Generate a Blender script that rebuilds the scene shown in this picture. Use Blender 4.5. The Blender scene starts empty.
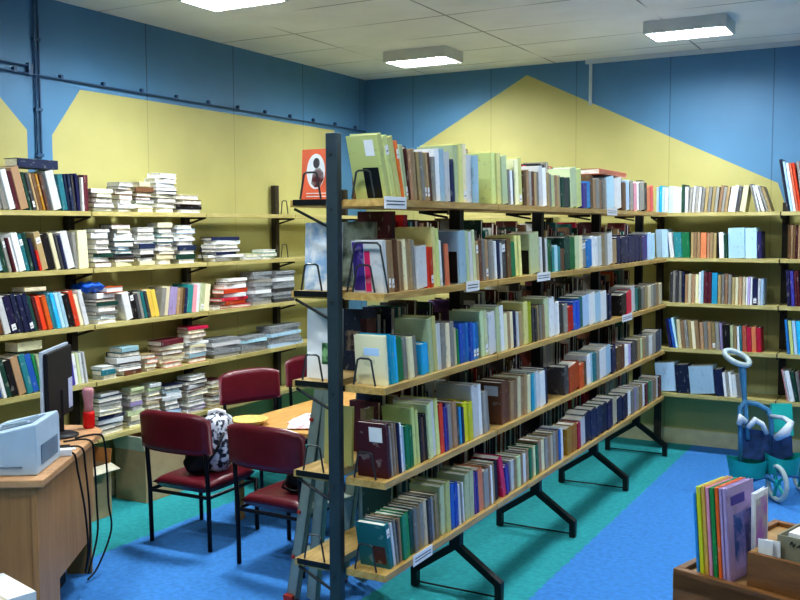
import bpy, bmesh, math, random
from mathutils import Matrix, Vector
R = random.Random(7)
SC = bpy.context.scene
COL = SC.collection
PI = math.pi

# ------------------------------------------------------------------ camera
F, PITCH, YAW, ROLL, CAMZ = 949.42, .0767, .5066, -.0038, 1.5
FW = Vector((-math.sin(YAW)*math.cos(PITCH), math.cos(YAW)*math.cos(PITCH), -math.sin(PITCH)))
_r = Vector((math.cos(YAW), math.sin(YAW), 0)); _u = _r.cross(FW)
RT = _r*math.cos(ROLL) + _u*math.sin(ROLL); UP = -_r*math.sin(ROLL) + _u*math.cos(ROLL)
CP = Vector((0, 0, CAMZ))
cd = bpy.data.cameras.new('camera'); cam = bpy.data.objects.new('camera', cd); COL.objects.link(cam)
m = Matrix.Identity(4)
for i in range(3):
    m[i][0] = RT[i]; m[i][1] = UP[i]; m[i][2] = -FW[i]; m[i][3] = CP[i]
cam.matrix_world = m
cd.sensor_width = 36; cd.lens = F/800*36; cd.clip_start = .02
SC.camera = cam

def at(px, py, ax, v):
    """measured photo point -> world point on the plane axis=v (used for survey only)"""
    d = FW*F + RT*(px-400) - UP*(py-300)
    return CP + d*((v-CP[ax])/d[ax])
def pj(P):
    q = Vector(P)-CP; d = q.dot(FW)
    return (400+F*q.dot(RT)/d, 300-F*q.dot(UP)/d)
def solve(px, fn, lo, hi):
    for _ in range(40):
        mid = (lo+hi)/2
        if pj(fn(mid))[0] < px: lo = mid
        else: hi = mid
    return (lo+hi)/2

# ------------------------------------------------------------------ materials
def lin(h):
    h = h.lstrip('#')
    out = []
    for i in (0, 2, 4):
        c = int(h[i:i+2], 16)/255
        out.append(c/12.92 if c <= .04045 else ((c+.055)/1.055)**2.4)
    return tuple(out)+(1,)
def newmat(name):
    mt = bpy.data.materials.new(name); mt.use_nodes = True
    nt = mt.node_tree
    return mt, nt, nt.nodes['Principled BSDF']
def N(nt, typ, **kw):
    n = nt.nodes.new(typ)
    for k, v in kw.items():
        if k in ('operation', 'blend_type', 'data_type', 'noise_dimensions', 'wave_type', 'bands_direction'): setattr(n, k, v)
        else: n.inputs[k].default_value = v
    return n
def plain(name, hexc, rough=.55, metal=0, noise=.12, scale=14, bump=0, stretch=(1, 1, 1), spec=.4, trans=0):
    mt, nt, b = newmat(name); L = nt.links
    tc = N(nt, 'ShaderNodeTexCoord'); mp = N(nt, 'ShaderNodeMapping'); mp.inputs['Scale'].default_value = stretch
    L.new(tc.outputs['Object'], mp.inputs['Vector'])
    nz = N(nt, 'ShaderNodeTexNoise', Scale=scale, Detail=4)
    L.new(mp.outputs[0], nz.inputs['Vector'])
    mr = N(nt, 'ShaderNodeMapRange'); mr.inputs[1].default_value = .3; mr.inputs[2].default_value = .7
    mr.inputs[3].default_value = 1-noise; mr.inputs[4].default_value = 1+noise
    L.new(nz.outputs[0], mr.inputs[0])
    mx = N(nt, 'ShaderNodeVectorMath', operation='SCALE'); mx.inputs[0].default_value = lin(hexc)[:3]
    L.new(mr.outputs[0], mx.inputs['Scale']); L.new(mx.outputs[0], b.inputs['Base Color'])
    b.inputs['Roughness'].default_value = rough; b.inputs['Metallic'].default_value = metal
    b.inputs['Specular IOR Level'].default_value = spec
    if trans: b.inputs['Transmission Weight'].default_value = trans
    if bump:
        bp = N(nt, 'ShaderNodeBump', Strength=bump, Distance=.004)
        L.new(nz.outputs[0], bp.inputs['Height']); L.new(bp.outputs[0], b.inputs['Normal'])
    return mt
def seamed(name, hexc, axis, period, offset, width, dark, rough=.5, axis2=None, period2=1, offset2=0, noise=.05):
    """painted board with thin dark joints every <period> along an axis"""
    mt, nt, b = newmat(name); L = nt.links
    tc = N(nt, 'ShaderNodeTexCoord'); sp = N(nt, 'ShaderNodeSeparateXYZ'); L.new(tc.outputs['Object'], sp.inputs[0])
    def mask(ax, per, off):
        a = N(nt, 'ShaderNodeMath', operation='SUBTRACT'); L.new(sp.outputs[ax], a.inputs[0]); a.inputs[1].default_value = off-per*40.5
        c = N(nt, 'ShaderNodeMath', operation='MODULO'); L.new(a.outputs[0], c.inputs[0]); c.inputs[1].default_value = per
        d = N(nt, 'ShaderNodeMath', operation='SUBTRACT'); L.new(c.outputs[0], d.inputs[0]); d.inputs[1].default_value = per/2
        e = N(nt, 'ShaderNodeMath', operation='ABSOLUTE'); L.new(d.outputs[0], e.inputs[0])
        f = N(nt, 'ShaderNodeMath', operation='LESS_THAN'); L.new(e.outputs[0], f.inputs[0]); f.inputs[1].default_value = width
        return f
    k = mask(axis, period, offset)
    if axis2 is not None:
        k2 = mask(axis2, period2, offset2)
        mm = N(nt, 'ShaderNodeMath', operation='MAXIMUM'); L.new(k.outputs[0], mm.inputs[0]); L.new(k2.outputs[0], mm.inputs[1]); k = mm
        n2 = N(nt, 'ShaderNodeTexNoise', Scale=1.1, Detail=1); L.new(tc.outputs['Object'], n2.inputs['Vector'])
        r2 = N(nt, 'ShaderNodeMapRange'); r2.inputs[1].default_value = .36; r2.inputs[2].default_value = .52; L.new(n2.outputs[0], r2.inputs[0])
        m2 = N(nt, 'ShaderNodeMath', operation='MULTIPLY'); L.new(k.outputs[0], m2.inputs[0]); L.new(r2.outputs[0], m2.inputs[1]); k = m2
    nz = N(nt, 'ShaderNodeTexNoise', Scale=3.5, Detail=6); L.new(tc.outputs['Object'], nz.inputs['Vector'])
    mr = N(nt, 'ShaderNodeMapRange'); mr.inputs[1].default_value = .3; mr.inputs[2].default_value = .7
    mr.inputs[3].default_value = 1-noise; mr.inputs[4].default_value = 1+noise; L.new(nz.outputs[0], mr.inputs[0])
    s = N(nt, 'ShaderNodeMath', operation='MULTIPLY'); L.new(k.outputs[0], s.inputs[0]); s.inputs[1].default_value = dark
    s2 = N(nt, 'ShaderNodeMath', operation='SUBTRACT'); L.new(mr.outputs[0], s2.inputs[0]); L.new(s.outputs[0], s2.inputs[1])
    mx = N(nt, 'ShaderNodeVectorMath', operation='SCALE'); mx.inputs[0].default_value = lin(hexc)[:3]
    L.new(s2.outputs[0], mx.inputs['Scale']); L.new(mx.outputs[0], b.inputs['Base Color'])
    b.inputs['Roughness'].default_value = rough; b.inputs['Specular IOR Level'].default_value = .35
    return mt
def wood(name, c1, c2, rough=.45, stretch=(2, 14, 14), scale=3):
    mt, nt, b = newmat(name); L = nt.links
    tc = N(nt, 'ShaderNodeTexCoord'); mp = N(nt, 'ShaderNodeMapping'); mp.inputs['Scale'].default_value = stretch
    L.new(tc.outputs['Object'], mp.inputs['Vector'])
    nz = N(nt, 'ShaderNodeTexNoise', Scale=scale, Detail=6); nz.inputs['Distortion'].default_value = .6
    L.new(mp.outputs[0], nz.inputs['Vector'])
    cr = N(nt, 'ShaderNodeValToRGB'); cr.color_ramp.elements[0].color = lin(c1); cr.color_ramp.elements[1].color = lin(c2)
    cr.color_ramp.elements[0].position = .32; cr.color_ramp.elements[1].position = .68
    L.new(nz.outputs[0], cr.inputs[0]); L.new(cr.outputs[0], b.inputs['Base Color'])
    b.inputs['Roughness'].default_value = rough
    return mt
def emit(name, hexc, strength):
    mt, nt, b = newmat(name)
    b.inputs['Base Color'].default_value = lin(hexc); b.inputs['Emission Color'].default_value = lin(hexc)
    b.inputs['Emission Strength'].default_value = strength
    return mt
def bookmat(name, hexc):
    """worn cover: each book its own shade, faint streaks and pale title blotches"""
    mt, nt, b = newmat(name); L = nt.links
    tc = N(nt, 'ShaderNodeTexCoord'); oi = N(nt, 'ShaderNodeObjectInfo'); ge = N(nt, 'ShaderNodeNewGeometry')
    ad = N(nt, 'ShaderNodeMath', operation='ADD'); L.new(oi.outputs['Random'], ad.inputs[0]); L.new(ge.outputs['Random Per Island'], ad.inputs[1])
    fr = N(nt, 'ShaderNodeMath', operation='FRACT'); L.new(ad.outputs[0], fr.inputs[0])
    off = N(nt, 'ShaderNodeVectorMath', operation='ADD'); L.new(tc.outputs['Object'], off.inputs[0])
    cm = N(nt, 'ShaderNodeMath', operation='MULTIPLY'); L.new(fr.outputs[0], cm.inputs[0]); cm.inputs[1].default_value = 17
    L.new(cm.outputs[0], off.inputs[1])
    mp = N(nt, 'ShaderNodeMapping'); mp.inputs['Scale'].default_value = (70, 25, 30); L.new(off.outputs[0], mp.inputs['Vector'])
    nz = N(nt, 'ShaderNodeTexNoise', Scale=1, Detail=2); L.new(mp.outputs[0], nz.inputs['Vector'])
    r1 = N(nt, 'ShaderNodeMapRange'); r1.inputs[1].default_value = .62; r1.inputs[2].default_value = .68; r1.inputs[4].default_value = .2
    L.new(nz.outputs[0], r1.inputs[0])
    hs = N(nt, 'ShaderNodeHueSaturation'); hs.inputs['Color'].default_value = lin(hexc)
    v = N(nt, 'ShaderNodeMapRange'); v.inputs[3].default_value = .72; v.inputs[4].default_value = 1.28; L.new(fr.outputs[0], v.inputs[0])
    f2 = N(nt, 'ShaderNodeMath', operation='MULTIPLY'); L.new(fr.outputs[0], f2.inputs[0]); f2.inputs[1].default_value = 7.31
    f3 = N(nt, 'ShaderNodeMath', operation='FRACT'); L.new(f2.outputs[0], f3.inputs[0])
    h = N(nt, 'ShaderNodeMapRange'); h.inputs[3].default_value = .475; h.inputs[4].default_value = .525; L.new(f3.outputs[0], h.inputs[0])
    L.new(v.outputs[0], hs.inputs['Value']); L.new(h.outputs[0], hs.inputs['Hue'])
    mx = N(nt, 'ShaderNodeMix', data_type='RGBA'); L.new(r1.outputs[0], mx.inputs[0]); L.new(hs.outputs[0], mx.inputs[6])
    lum = sum(lin(hexc)[:3])/3
    mx.inputs[7].default_value = (.06, .06, .07, 1) if lum > .45 else (.75, .73, .66, 1)
    L.new(mx.outputs[2], b.inputs['Base Color'])
    b.inputs['Roughness'].default_value = .42; b.inputs['Specular IOR Level'].default_value = .4
    return mt

PAL = {'white': 'e9edf0', 'cream': 'e3ddb9', 'tan': 'ab916c', 'brown': '6a4a33', 'maroon': '5a2228', 'black': '1b191d',
       'grey': '94938d', 'green': '1f8050', 'dark green': '1d463a', 'teal': '2a8288', 'pale green': 'cbd8ac', 'yellow-green': 'd4d88e',
       'lime': 'c0cc2c', 'pale blue': 'b5d8ee', 'sky blue': '2fb2e2', 'blue': '2a70c8', 'navy': '20264f', 'purple': '56409a',
       'lilac': 'bfaede', 'pink': 'e09ab0', 'red': 'c9262a', 'orange': 'e0662a', 'ochre': 'b88a2c', 'salmon': 'd26a58',
       'yellow': 'e0c65a', 'magenta': 'cc2a62', 'dark grey': '4a4a4e'}
MB_ = {k: bookmat('cover_'+k.replace(' ', '_').replace('-', '_'), v) for k, v in PAL.items()}
M = dict(
    pages=plain('book_pages', 'f1ede2', .8, noise=.2, scale=30, stretch=(8, 1, 1)),
    card=plain('white_card', 'eef0f2', .6, noise=.05), ink=plain('dark_ink', '2a2c34', .6),
    steel=plain('rack_steel', '2c3d46', .45, noise=.1, spec=.5), wire=plain('wire_steel', '4a5052', .35, .6),
    darksteel=plain('black_steel', '15181c', .4, noise=.1),
    board=wood('shelf_board', 'a98648', 'cfb070', .4, (14, 2, 14)), board2=wood('wall_shelf_board', 'b5a868', 'd0c488', .4, (14, 2, 14)),
    board3=wood('back_shelf_board', 'b5a868', 'd0c488', .4, (2, 14, 14)),
    upright=plain('wall_upright', '352f26', .5),
    vinyl=plain('burgundy_vinyl', '5e1022', .32, noise=.15, scale=9, spec=.5), chairsteel=plain('chair_frame', '101018', .35, .3),
    deskwood=wood('desk_veneer', 'ab7f52', 'bb8d5e', .45, (14, 14, 1.2)), desktop=wood('desk_top', 'c2946a', 'd2a67c', .4, (3, 10, 10)),
    tablewood=wood('table_top', 'c0904e', 'd6a866', .35, (12, 3, 12)), oak=wood('crate_wood', '6e4722', '8e6134', .5, (3, 14, 14)),
    oaktop=wood('crate_top', '94703c', 'b08a52', .5, (3, 14, 14)),
    carton=plain('carton', 'b39a78', .8, noise=.08), cartonin=plain('carton_inside', 'b07a44', .8), cartonpale=plain('carton_pale', 'c9c4b0', .8),
    cartongrey=plain('carton_grey', '8f8c76', .8, noise=.08),
    printer=plain('printer_shell', 'b9cfe4', .4, noise=.04), printerdark=plain('printer_slot', '6f8296', .5),
    screenback=plain('monitor_back', '14161f', .5), bezel=plain('monitor_bezel', 'b4c2d6', .4),
    rubber=plain('cable_rubber', '0e0e10', .5), redliquid=plain('red_plastic', 'd01c1c', .2), pinkplastic=plain('pink_plastic', 'c08a92', .2),
    alu=plain('ladder_alloy', '8d9c94', .4, .15), redtip=plain('red_rubber', 'b0392e', .5),
    straw=plain('straw', 'd9b66a', .7, noise=.25, scale=60), blackbag=plain('black_cloth', '0c0c10', .5),
    bluebag=plain('blue_plastic', '1460d0', .3, noise=.2), toyblue=plain('toy_blue', '4a86ae', .35), toygrey=plain('toy_grey', 'b4c4c6', .4),
    toyteal=plain('toy_teal', '22a8a2', .35), toywhite=plain('toy_white', 'cdd8e6', .35), toyfabric=plain('toy_fabric', '22406e', .7, noise=.4, scale=25),
    housing=plain('lamp_housing', 'd4d8d4', .5, noise=.03), tube=emit('lamp_tube', 'f4faff', 14), louvre=plain('lamp_louvre', 'f0f2f2', .25, .3),
    conduit=plain('painted_conduit', '3a5a7c', .4), whitetrim=plain('white_trim', 'c9d6de', .5, noise=.04),
    skirt=plain('skirting_cream', 'c9c6a4', .6, noise=.1))
# patterned cloth for the bag
def pattern():
    mt, nt, b = newmat('patterned_cloth'); L = nt.links
    tc = N(nt, 'ShaderNodeTexCoord'); nz = N(nt, 'ShaderNodeTexNoise', Scale=38, Detail=2); L.new(tc.outputs['Object'], nz.inputs['Vector'])
    cr = N(nt, 'ShaderNodeValToRGB'); cr.color_ramp.elements[0].color = lin('20263a'); cr.color_ramp.elements[1].color = lin('d5dcea')
    cr.color_ramp.elements[0].position = .44; cr.color_ramp.elements[1].position = .54
    L.new(nz.outputs[0], cr.inputs[0]); L.new(cr.outputs[0], b.inputs['Base Color']); b.inputs['Roughness'].default_value = .5
    return mt
M['pattern'] = pattern()
def mottled(name, a, c, scale, p0=.4, p1=.6):
    mt, nt, b = newmat(name); L = nt.links
    tc = N(nt, 'ShaderNodeTexCoord'); nz = N(nt, 'ShaderNodeTexNoise', Scale=scale, Detail=3); L.new(tc.outputs['Object'], nz.inputs['Vector'])
    cr = N(nt, 'ShaderNodeValToRGB'); cr.color_ramp.elements[0].color = lin(a); cr.color_ramp.elements[1].color = lin(c)
    cr.color_ramp.elements[0].position = p0; cr.color_ramp.elements[1].position = p1
    L.new(nz.outputs[0], cr.inputs[0]); L.new(cr.outputs[0], b.inputs['Base Color']); b.inputs['Roughness'].default_value = .5
    return mt
M['bluewhite'] = mottled('blue_white_print', '8fb2d6', 'e8eef4', 18)
M['whitepink'] = mottled('pink_print', 'd88a9a', 'f2f0ee', 22, .36, .5)
M['greenpic'] = mottled('green_picture', '1e5a34', '8fc08a', 30)
M['portrait'] = mottled('portrait_print', '5a1a22', 'a8a6a4', 24)
M['newsprint'] = plain('newsprint', '8f9498', .8, noise=.35, scale=40, stretch=(1, 1, 4))

# ------------------------------------------------------------------ mesh tools
class MB:
    def __init__(s): s.v = []; s.f = []; s.mi = []
    def add(s, vs, fs, mi=0, mt=None):
        b = len(s.v)
        s.v += [tuple((mt @ Vector(p)) if mt is not None else p) for p in vs]
        s.f += [tuple(b+i for i in q) for q in fs]; s.mi += [mi]*len(fs)
        return s
    def box(s, x0, x1, y0, y1, z0, z1, mi=0, mt=None):
        vs = [(x, y, z) for z in (z0, z1) for y in (y0, y1) for x in (x0, x1)]
        return s.add(vs, [(0, 2, 3, 1), (4, 5, 7, 6), (0, 1, 5, 4), (1, 3, 7, 5), (3, 2, 6, 7), (2, 0, 4, 6)], mi, mt)
    def prism(s, poly, z0, z1, mi=0, mt=None):
        n = len(poly)
        vs = [(p[0], p[1], z0) for p in poly]+[(p[0], p[1], z1) for p in poly]
        fs = [tuple(reversed(range(n))), tuple(range(n, 2*n))]+[(i, (i+1) % n, n+(i+1) % n, n+i) for i in range(n)]
        return s.add(vs, fs, mi, mt)
    def tube(s, pts, r, sides=8, mi=0, closed=False):
        pts = [Vector(p) for p in pts]; n = len(pts); rings = []
        rr = r if isinstance(r, (list, tuple)) else [r]*n
        t0 = (pts[1]-pts[0]).normalized(); a = t0.orthogonal().normalized()
        for i, p in enumerate(pts):
            if closed: t = (pts[(i+1) % n]-pts[i-1]).normalized()
            elif i == 0: t = t0
            elif i == n-1: t = (pts[-1]-pts[-2]).normalized()
            else: t = ((pts[i+1]-p).normalized()+(p-pts[i-1]).normalized()).normalized()
            a = (a-t*a.dot(t)).normalized(); b = t.cross(a)
            k = 1.0
            if not closed and 0 < i < n-1:
                c = t.dot((p-pts[i-1]).normalized()); k = 1/max(c, .6)
            rings.append([tuple(p+(a*math.cos(2*PI*j/sides)+b*math.sin(2*PI*j/sides))*rr[i]*k) for j in range(sides)])
        vs = [q for g in rings for q in g]; fs = []
        for i in range(n if closed else n-1):
            i2 = (i+1) % n
            for j in range(sides):
                j2 = (j+1) % sides
                fs.append((i*sides+j, i*sides+j2, i2*sides+j2, i2*sides+j))
        if not closed: fs += [tuple(reversed(range(sides))), tuple((n-1)*sides+j for j in range(sides))]
        return s.add(vs, fs, mi)
    def lathe(s, prof, cx=0, cy=0, sides=20, mi=0):
        vs = []; n = len(prof)
        for r, z in prof:
            vs += [(cx+r*math.cos(2*PI*j/sides), cy+r*math.sin(2*PI*j/sides), z) for j in range(sides)]
        fs = [(i*sides+j, i*sides+(j+1) % sides, (i+1)*sides+(j+1) % sides, (i+1)*sides+j) for i in range(n-1) for j in range(sides)]
        fs += [tuple(reversed(range(sides))), tuple((n-1)*sides+j for j in range(sides))]
        return s.add(vs, fs, mi)
    def pillow(s, fn, nu=16, nv=10, mi=0):
        """fn(u,v,side) -> point, u,v in [-1,1], side +1/-1"""
        vs = []; fs = []
        for sd in (1, -1):
            for j in range(nv+1):
                for i in range(nu+1): vs.append(tuple(fn(-1+2*i/nu, -1+2*j/nv, sd)))
        w = nu+1; o = w*(nv+1)
        for j in range(nv):
            for i in range(nu):
                a = j*w+i
                fs.append((a, a+1, a+w+1, a+w)); fs.append((o+a+w, o+a+w+1, o+a+1, o+a))
        for i in range(nu):
            fs.append((i+1, i, o+i, o+i+1)); a = nv*w+i; fs.append((a, a+1, o+a+1, o+a))
        for j in range(nv):
            a = j*w; fs.append((a, a+w, o+a+w, o+a)); a = j*w+nu; fs.append((a+w, a, o+a, o+a+w))
        return s.add(vs, fs, mi)
    def mesh(s, name, mats, smooth=False):
        me = bpy.data.meshes.new(name); me.from_pydata(s.v, [], s.f)
        for mt in (mats if isinstance(mats, (list, tuple)) else [mats]): me.materials.append(mt)
        if any(s.mi): me.polygons.foreach_set('material_index', s.mi)
        me.update()
        bm = bmesh.new(); bm.from_mesh(me)
        bmesh.ops.recalc_face_normals(bm, faces=bm.faces); bm.to_mesh(me); bm.free()
        if smooth:
            me.polygons.foreach_set('use_smooth', [True]*len(me.polygons))
            if smooth == 'auto':
                try: me.set_sharp_from_angle(angle=math.radians(40))
                except Exception: pass
        return me
    def build(s, name, mats, parent=None, smooth=False, bevel=0):
        o = bpy.data.objects.new(name, s.mesh(name, mats, smooth)); COL.objects.link(o)
        if parent is not None: o.parent = parent
        if bevel:
            bv = o.modifiers.new('edge', 'BEVEL'); bv.width = bevel; bv.segments = 2; bv.limit_method = 'ANGLE'
        return o
def tag(o, label=None, cat=None, group=None, kind=None):
    if label: o['label'] = label
    if cat: o['category'] = cat
    if group: o['group'] = group
    if kind: o['kind'] = kind
    return o
def thing(name, label, cat, loc=(0, 0, 0), rz=0, group=None):
    o = bpy.data.objects.new(name, None); o.empty_display_size = .1; COL.objects.link(o)
    o.location = loc; o.rotation_euler = (0, 0, rz)
    return tag(o, label, cat, group)
def copy_tree(o, parent=None):
    c = o.copy(); COL.objects.link(c)
    if parent is not None: c.parent = parent
    for ch in list(o.children): copy_tree(ch, c)
    return c
def struct(name, mb, mats, parent=None):
    return tag(mb.build(name, mats, parent), kind='structure')
def wob(r): return R.uniform(-r, r)

# ------------------------------------------------------------------ room shell
XW, YW, H = -3.97, 6.6, 2.67
XE, YS = 2.6, -1.6
BLUE, YEL = '5c8cb2', 'bfba7c'
wl_b = seamed('wall_left_blue', BLUE, 1, .786, 4.153, .004, .55); wl_y = seamed('wall_left_yellow', YEL, 1, .786, 4.153, .003, .25)
wb_b = seamed('wall_back_blue', BLUE, 0, .66, -2.88, .004, .4); wb_y = seamed('wall_back_yellow', YEL, 0, .66, -2.88, .003, .22)
def wallpolys(name, polys, mats, fn, flip):
    mb = MB()
    for poly, mi in polys:
        vs = [fn(a, b) for a, b in poly]; k = tuple(range(len(vs)))
        mb.add(vs, [k], mi)
    me = bpy.data.meshes.new(name); me.from_pydata(mb.v, [], mb.f)
    for mt in mats: me.materials.append(mt)
    me.polygons.foreach_set('material_index', mb.mi); me.update()
    o = bpy.data.objects.new(name, me); COL.objects.link(o)
    return tag(o, kind='structure')
zt = 2.235
wallpolys('wall_left', [
    ([(YS, zt), (YW, zt), (YW, H), (YS, H)], 0),
    ([(YS, 0), (3.304, 0), (3.304, 1.993), (3.05, zt), (YS, zt)], 1),
    ([(3.304, 1.6), (3.46, 1.6), (3.46, 1.98), (3.655, zt), (3.05, zt), (3.304, 1.993)], 0),
    ([(3.46, 1.6), (6.14, 1.6), (6.14, zt), (3.655, zt), (3.46, 1.98)], 1), ([(3.304, 0), (6.14, 0), (6.14, 1.6), (3.304, 1.6)], 1),
    ([(6.14, 0), (YW, 0), (YW, zt), (6.14, zt)], 0)], [wl_b, wl_y], lambda a, b: (XW, a, b), False)
wallpolys('wall_back', [
    ([(XW, 1.86), (-2.596, 2.602), (-.86, 1.775), (-.80, 1.6), (-.80, 0), (XW, 0)], 1),
    ([(XW, 1.86), (XW, H), (-2.596, H), (-2.596, 2.602)], 0),
    ([(-2.596, 2.602), (-2.596, H), (XE, H), (XE, 1.6), (-.80, 1.6), (-.86, 1.775)], 0),
    ([(-.80, 1.6), (XE, 1.6), (XE, 0), (-.80, 0)], 1)], [wb_b, wb_y], lambda a, b: (a, YW, b), False)
wallpolys('wall_right', [([(YS, 0), (YW, 0), (YW, 1.6), (YS, 1.6)], 1), ([(YS, 1.6), (YW, 1.6), (YW, H), (YS, H)], 0)], [wl_b, wl_y], lambda a, b: (XE, a, b), False)
wallpolys('wall_front', [([(XW, 0), (XE, 0), (XE, 1.6), (XW, 1.6)], 1), ([(XW, 1.6), (XE, 1.6), (XE, H), (XW, H)], 0)], [wb_b, wb_y], lambda a, b: (a, YS, b), False)
ceil_m = seamed('ceiling_tiles', 'e9ece8', 0, 1.02, -3.4, .006, .6, .8, 1, .51, 6.35, .05)
struct('ceiling', MB().box(XW-.05, XE+.05, YS-.05, YW+.05, H, H+.05), ceil_m)
def carpet():
    mt, nt, b = newmat('carpet_blue_teal'); L = nt.links
    tc = N(nt, 'ShaderNodeTexCoord'); sp = N(nt, 'ShaderNodeSeparateXYZ'); L.new(tc.outputs['Object'], sp.inputs[0])
    wz = N(nt, 'ShaderNodeTexNoise', Scale=30, Detail=2); L.new(tc.outputs['Object'], wz.inputs['Vector'])
    wv = N(nt, 'ShaderNodeMapRange'); wv.inputs[3].default_value = -.02; wv.inputs[4].default_value = .02; L.new(wz.outputs[0], wv.inputs[0])
    xx = N(nt, 'ShaderNodeMath', operation='ADD'); L.new(sp.outputs[0], xx.inputs[0]); L.new(wv.outputs[0], xx.inputs[1])
    def gt(v):
        g = N(nt, 'ShaderNodeMath', operation='GREATER_THAN'); L.new(xx.outputs[0], g.inputs[0]); g.inputs[1].default_value = v; return g
    a, b1, c = gt(-3.29), gt(-1.95), gt(-1.36)
    s = N(nt, 'ShaderNodeMath', operation='SUBTRACT'); L.new(a.outputs[0], s.inputs[0]); L.new(b1.outputs[0], s.inputs[1])
    t = N(nt, 'ShaderNodeMath', operation='ADD'); L.new(s.outputs[0], t.inputs[0]); L.new(c.outputs[0], t.inputs[1])
    mx = N(nt, 'ShaderNodeMix', data_type='RGBA'); L.new(t.outputs[0], mx.inputs[0])
    mx.inputs[6].default_value = lin('379ca3'); mx.inputs[7].default_value = lin('4888ce')
    nz = N(nt, 'ShaderNodeTexNoise', Scale=260, Detail=3); L.new(tc.outputs['Object'], nz.inputs['Vector'])
    n2 = N(nt, 'ShaderNodeTexNoise', Scale=40, Detail=4); L.new(tc.outputs['Object'], n2.inputs['Vector'])
    ad = N(nt, 'ShaderNodeMath', operation='ADD'); L.new(nz.outputs[0], ad.inputs[0]); L.new(n2.outputs[0], ad.inputs[1])
    mr = N(nt, 'ShaderNodeMapRange'); mr.inputs[1].default_value = .7; mr.inputs[2].default_value = 1.3; mr.inputs[3].default_value = .8; mr.inputs[4].default_value = 1.2
    L.new(ad.outputs[0], mr.inputs[0])
    vs = N(nt, 'ShaderNodeVectorMath', operation='SCALE'); L.new(mx.outputs[2], vs.inputs[0]); L.new(mr.outputs[0], vs.inputs['Scale'])
    L.new(vs.outputs[0], b.inputs['Base Color']); b.inputs['Roughness'].default_value = .9; b.inputs['Specular IOR Level'].default_value = .15
    bp = N(nt, 'ShaderNodeBump', Strength=.3, Distance=.003); L.new(nz.outputs[0], bp.inputs['Height']); L.new(bp.outputs[0], b.inputs['Normal'])
    return mt
struct('floor', MB().box(XW-.05, XE+.05, YS-.05, YW+.05, -.05, 0), carpet())
struct('baseboard_back', MB().box(XW, XE, YW-.012, YW, 0, .105), M['skirt'])
struct('baseboard_left', MB().box(XW, XW+.012, YS, YW-.012, 0, .105), M['skirt'])
struct('trim_1', MB().box(-2.15, XE, YW-.025, YW, H-.03, H), M['whitetrim'])
struct('trim_2', MB().box(-2.125, -2.105, YW-.015, YW, 2.355, H-.03), M['whitetrim'])
mb = MB().tube([(XW+.014, YS+.2, 2.285), (XW+.014, YW-.03, 2.262)], .006)
y = 1.2
while y < 6.5:
    mb.box(XW, XW+.022, y-.008, y+.008, 2.268, 2.293); y += .29
struct('trim_3', mb, M['conduit'])
struct('trim_4', MB().tube([(XW+.014, YS+.2, 2.325), (XW+.014, 3.33, 2.31)], .005).box(XW, XW+.022, 3.31, 3.335, 2.265, 2.325), M['conduit'])
mb = MB()
for yy in (3.358, 3.38): mb.tube([(XW+.012, yy, 1.86), (XW+.012, yy, H)], .006)
for z in (2.1, 1.87, 2.45): mb.box(XW, XW+.02, 3.348, 3.39, z-.008, z+.008)
struct('trim_5', mb, M['conduit'])

# ------------------------------------------------------------------ ceiling lights
LX, LY = .46, .28
def ceiling_light(x, y, label):
    t = thing('ceiling_light', label, 'ceiling light', (x, y, H), 0, 'louvred ceiling lights')
    a, b = LX/2, LY/2
    mb = MB().box(-a, a, -b, b, -.014, 0).box(-a, -a+.012, -b, b, -.07, -.014).box(a-.012, a, -b, b, -.07, -.014)
    mb.box(-a+.012, a-.012, -b, -b+.012, -.07, -.014).box(-a+.012, a-.012, b-.012, b, -.07, -.014)
    mb.build('housing', M['housing'], t)
    for k in (-1, 0, 1): MB().tube([(-a+.02, k*.08, -.035), (a-.02, k*.08, -.035)], .012, 10).build('lamp_tube', M['tube'], t, True)
    mb = MB()
    for k in range(9): mb.box(-a+.014+(k+.5)*(LX-.028)/9-.001, -a+.014+(k+.5)*(LX-.028)/9+.001, -b+.012, b-.012, -.0695, -.0602)
    for k in (-.5, .5): mb.box(-a+.012, a-.012, k*.08-.002, k*.08+.002, -.0695, -.0602)
    mb.build('louvre', M['louvre'], t)
    return t
LPOW = 26
def lamp(x, y, p=1.0):
    ld = bpy.data.lights.new('ceiling_lamp', 'AREA'); ld.shape = 'RECTANGLE'; ld.size = LX-.05; ld.size_y = LY-.05
    ld.energy = LPOW*p; ld.color = (.94, .98, 1.0)
    o = bpy.data.objects.new('ceiling_lamp', ld); o.location = (x, y, H-.0594); COL.objects.link(o)
ceiling_light(-3.0, 3.74, 'louvred ceiling light over the chairs, cut by the top of the photo')
ceiling_light(-3.0, 5.74, 'smaller-looking louvred ceiling light near the far corner of the room')
ceiling_light(-1.24, 5.68, 'louvred ceiling light above the back wall shelving, by the white trim')
for x, y, p in ((-3.0, 3.74, 1.75), (-3.0, 5.74, 1.15), (-1.24, 5.68, 1.2), (-3.0, 1.74, .9), (-1.24, 1.74, .9), (-1.24, 3.74, .75), (.5, 3.74, .9), (.5, 5.68, .9), (.5, 1.74, .5), (-1.24, -.3, .6)): lamp(x, y, p)
for x, y, lab in ((-3.0, 1.74, 'above the desk'), (-1.24, 1.74, 'above the floor in front of the rack'), (-1.24, 3.74, 'above the blue carpet beside the rack'),
                  (.5, 3.74, 'above the open floor beyond the display table'), (.5, 5.68, 'near the back wall past the toy stroller'), (.5, 1.74, 'beside the display table'), (-1.24, -.3, 'behind the place the photo was taken from')):
    ceiling_light(x, y, 'louvred ceiling light '+lab)
w = bpy.data.worlds.new('world'); SC.world = w; w.use_nodes = True
w.node_tree.nodes['Background'].inputs[0].default_value = (.5, .6, .7, 1); w.node_tree.nodes['Background'].inputs[1].default_value = .1
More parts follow.
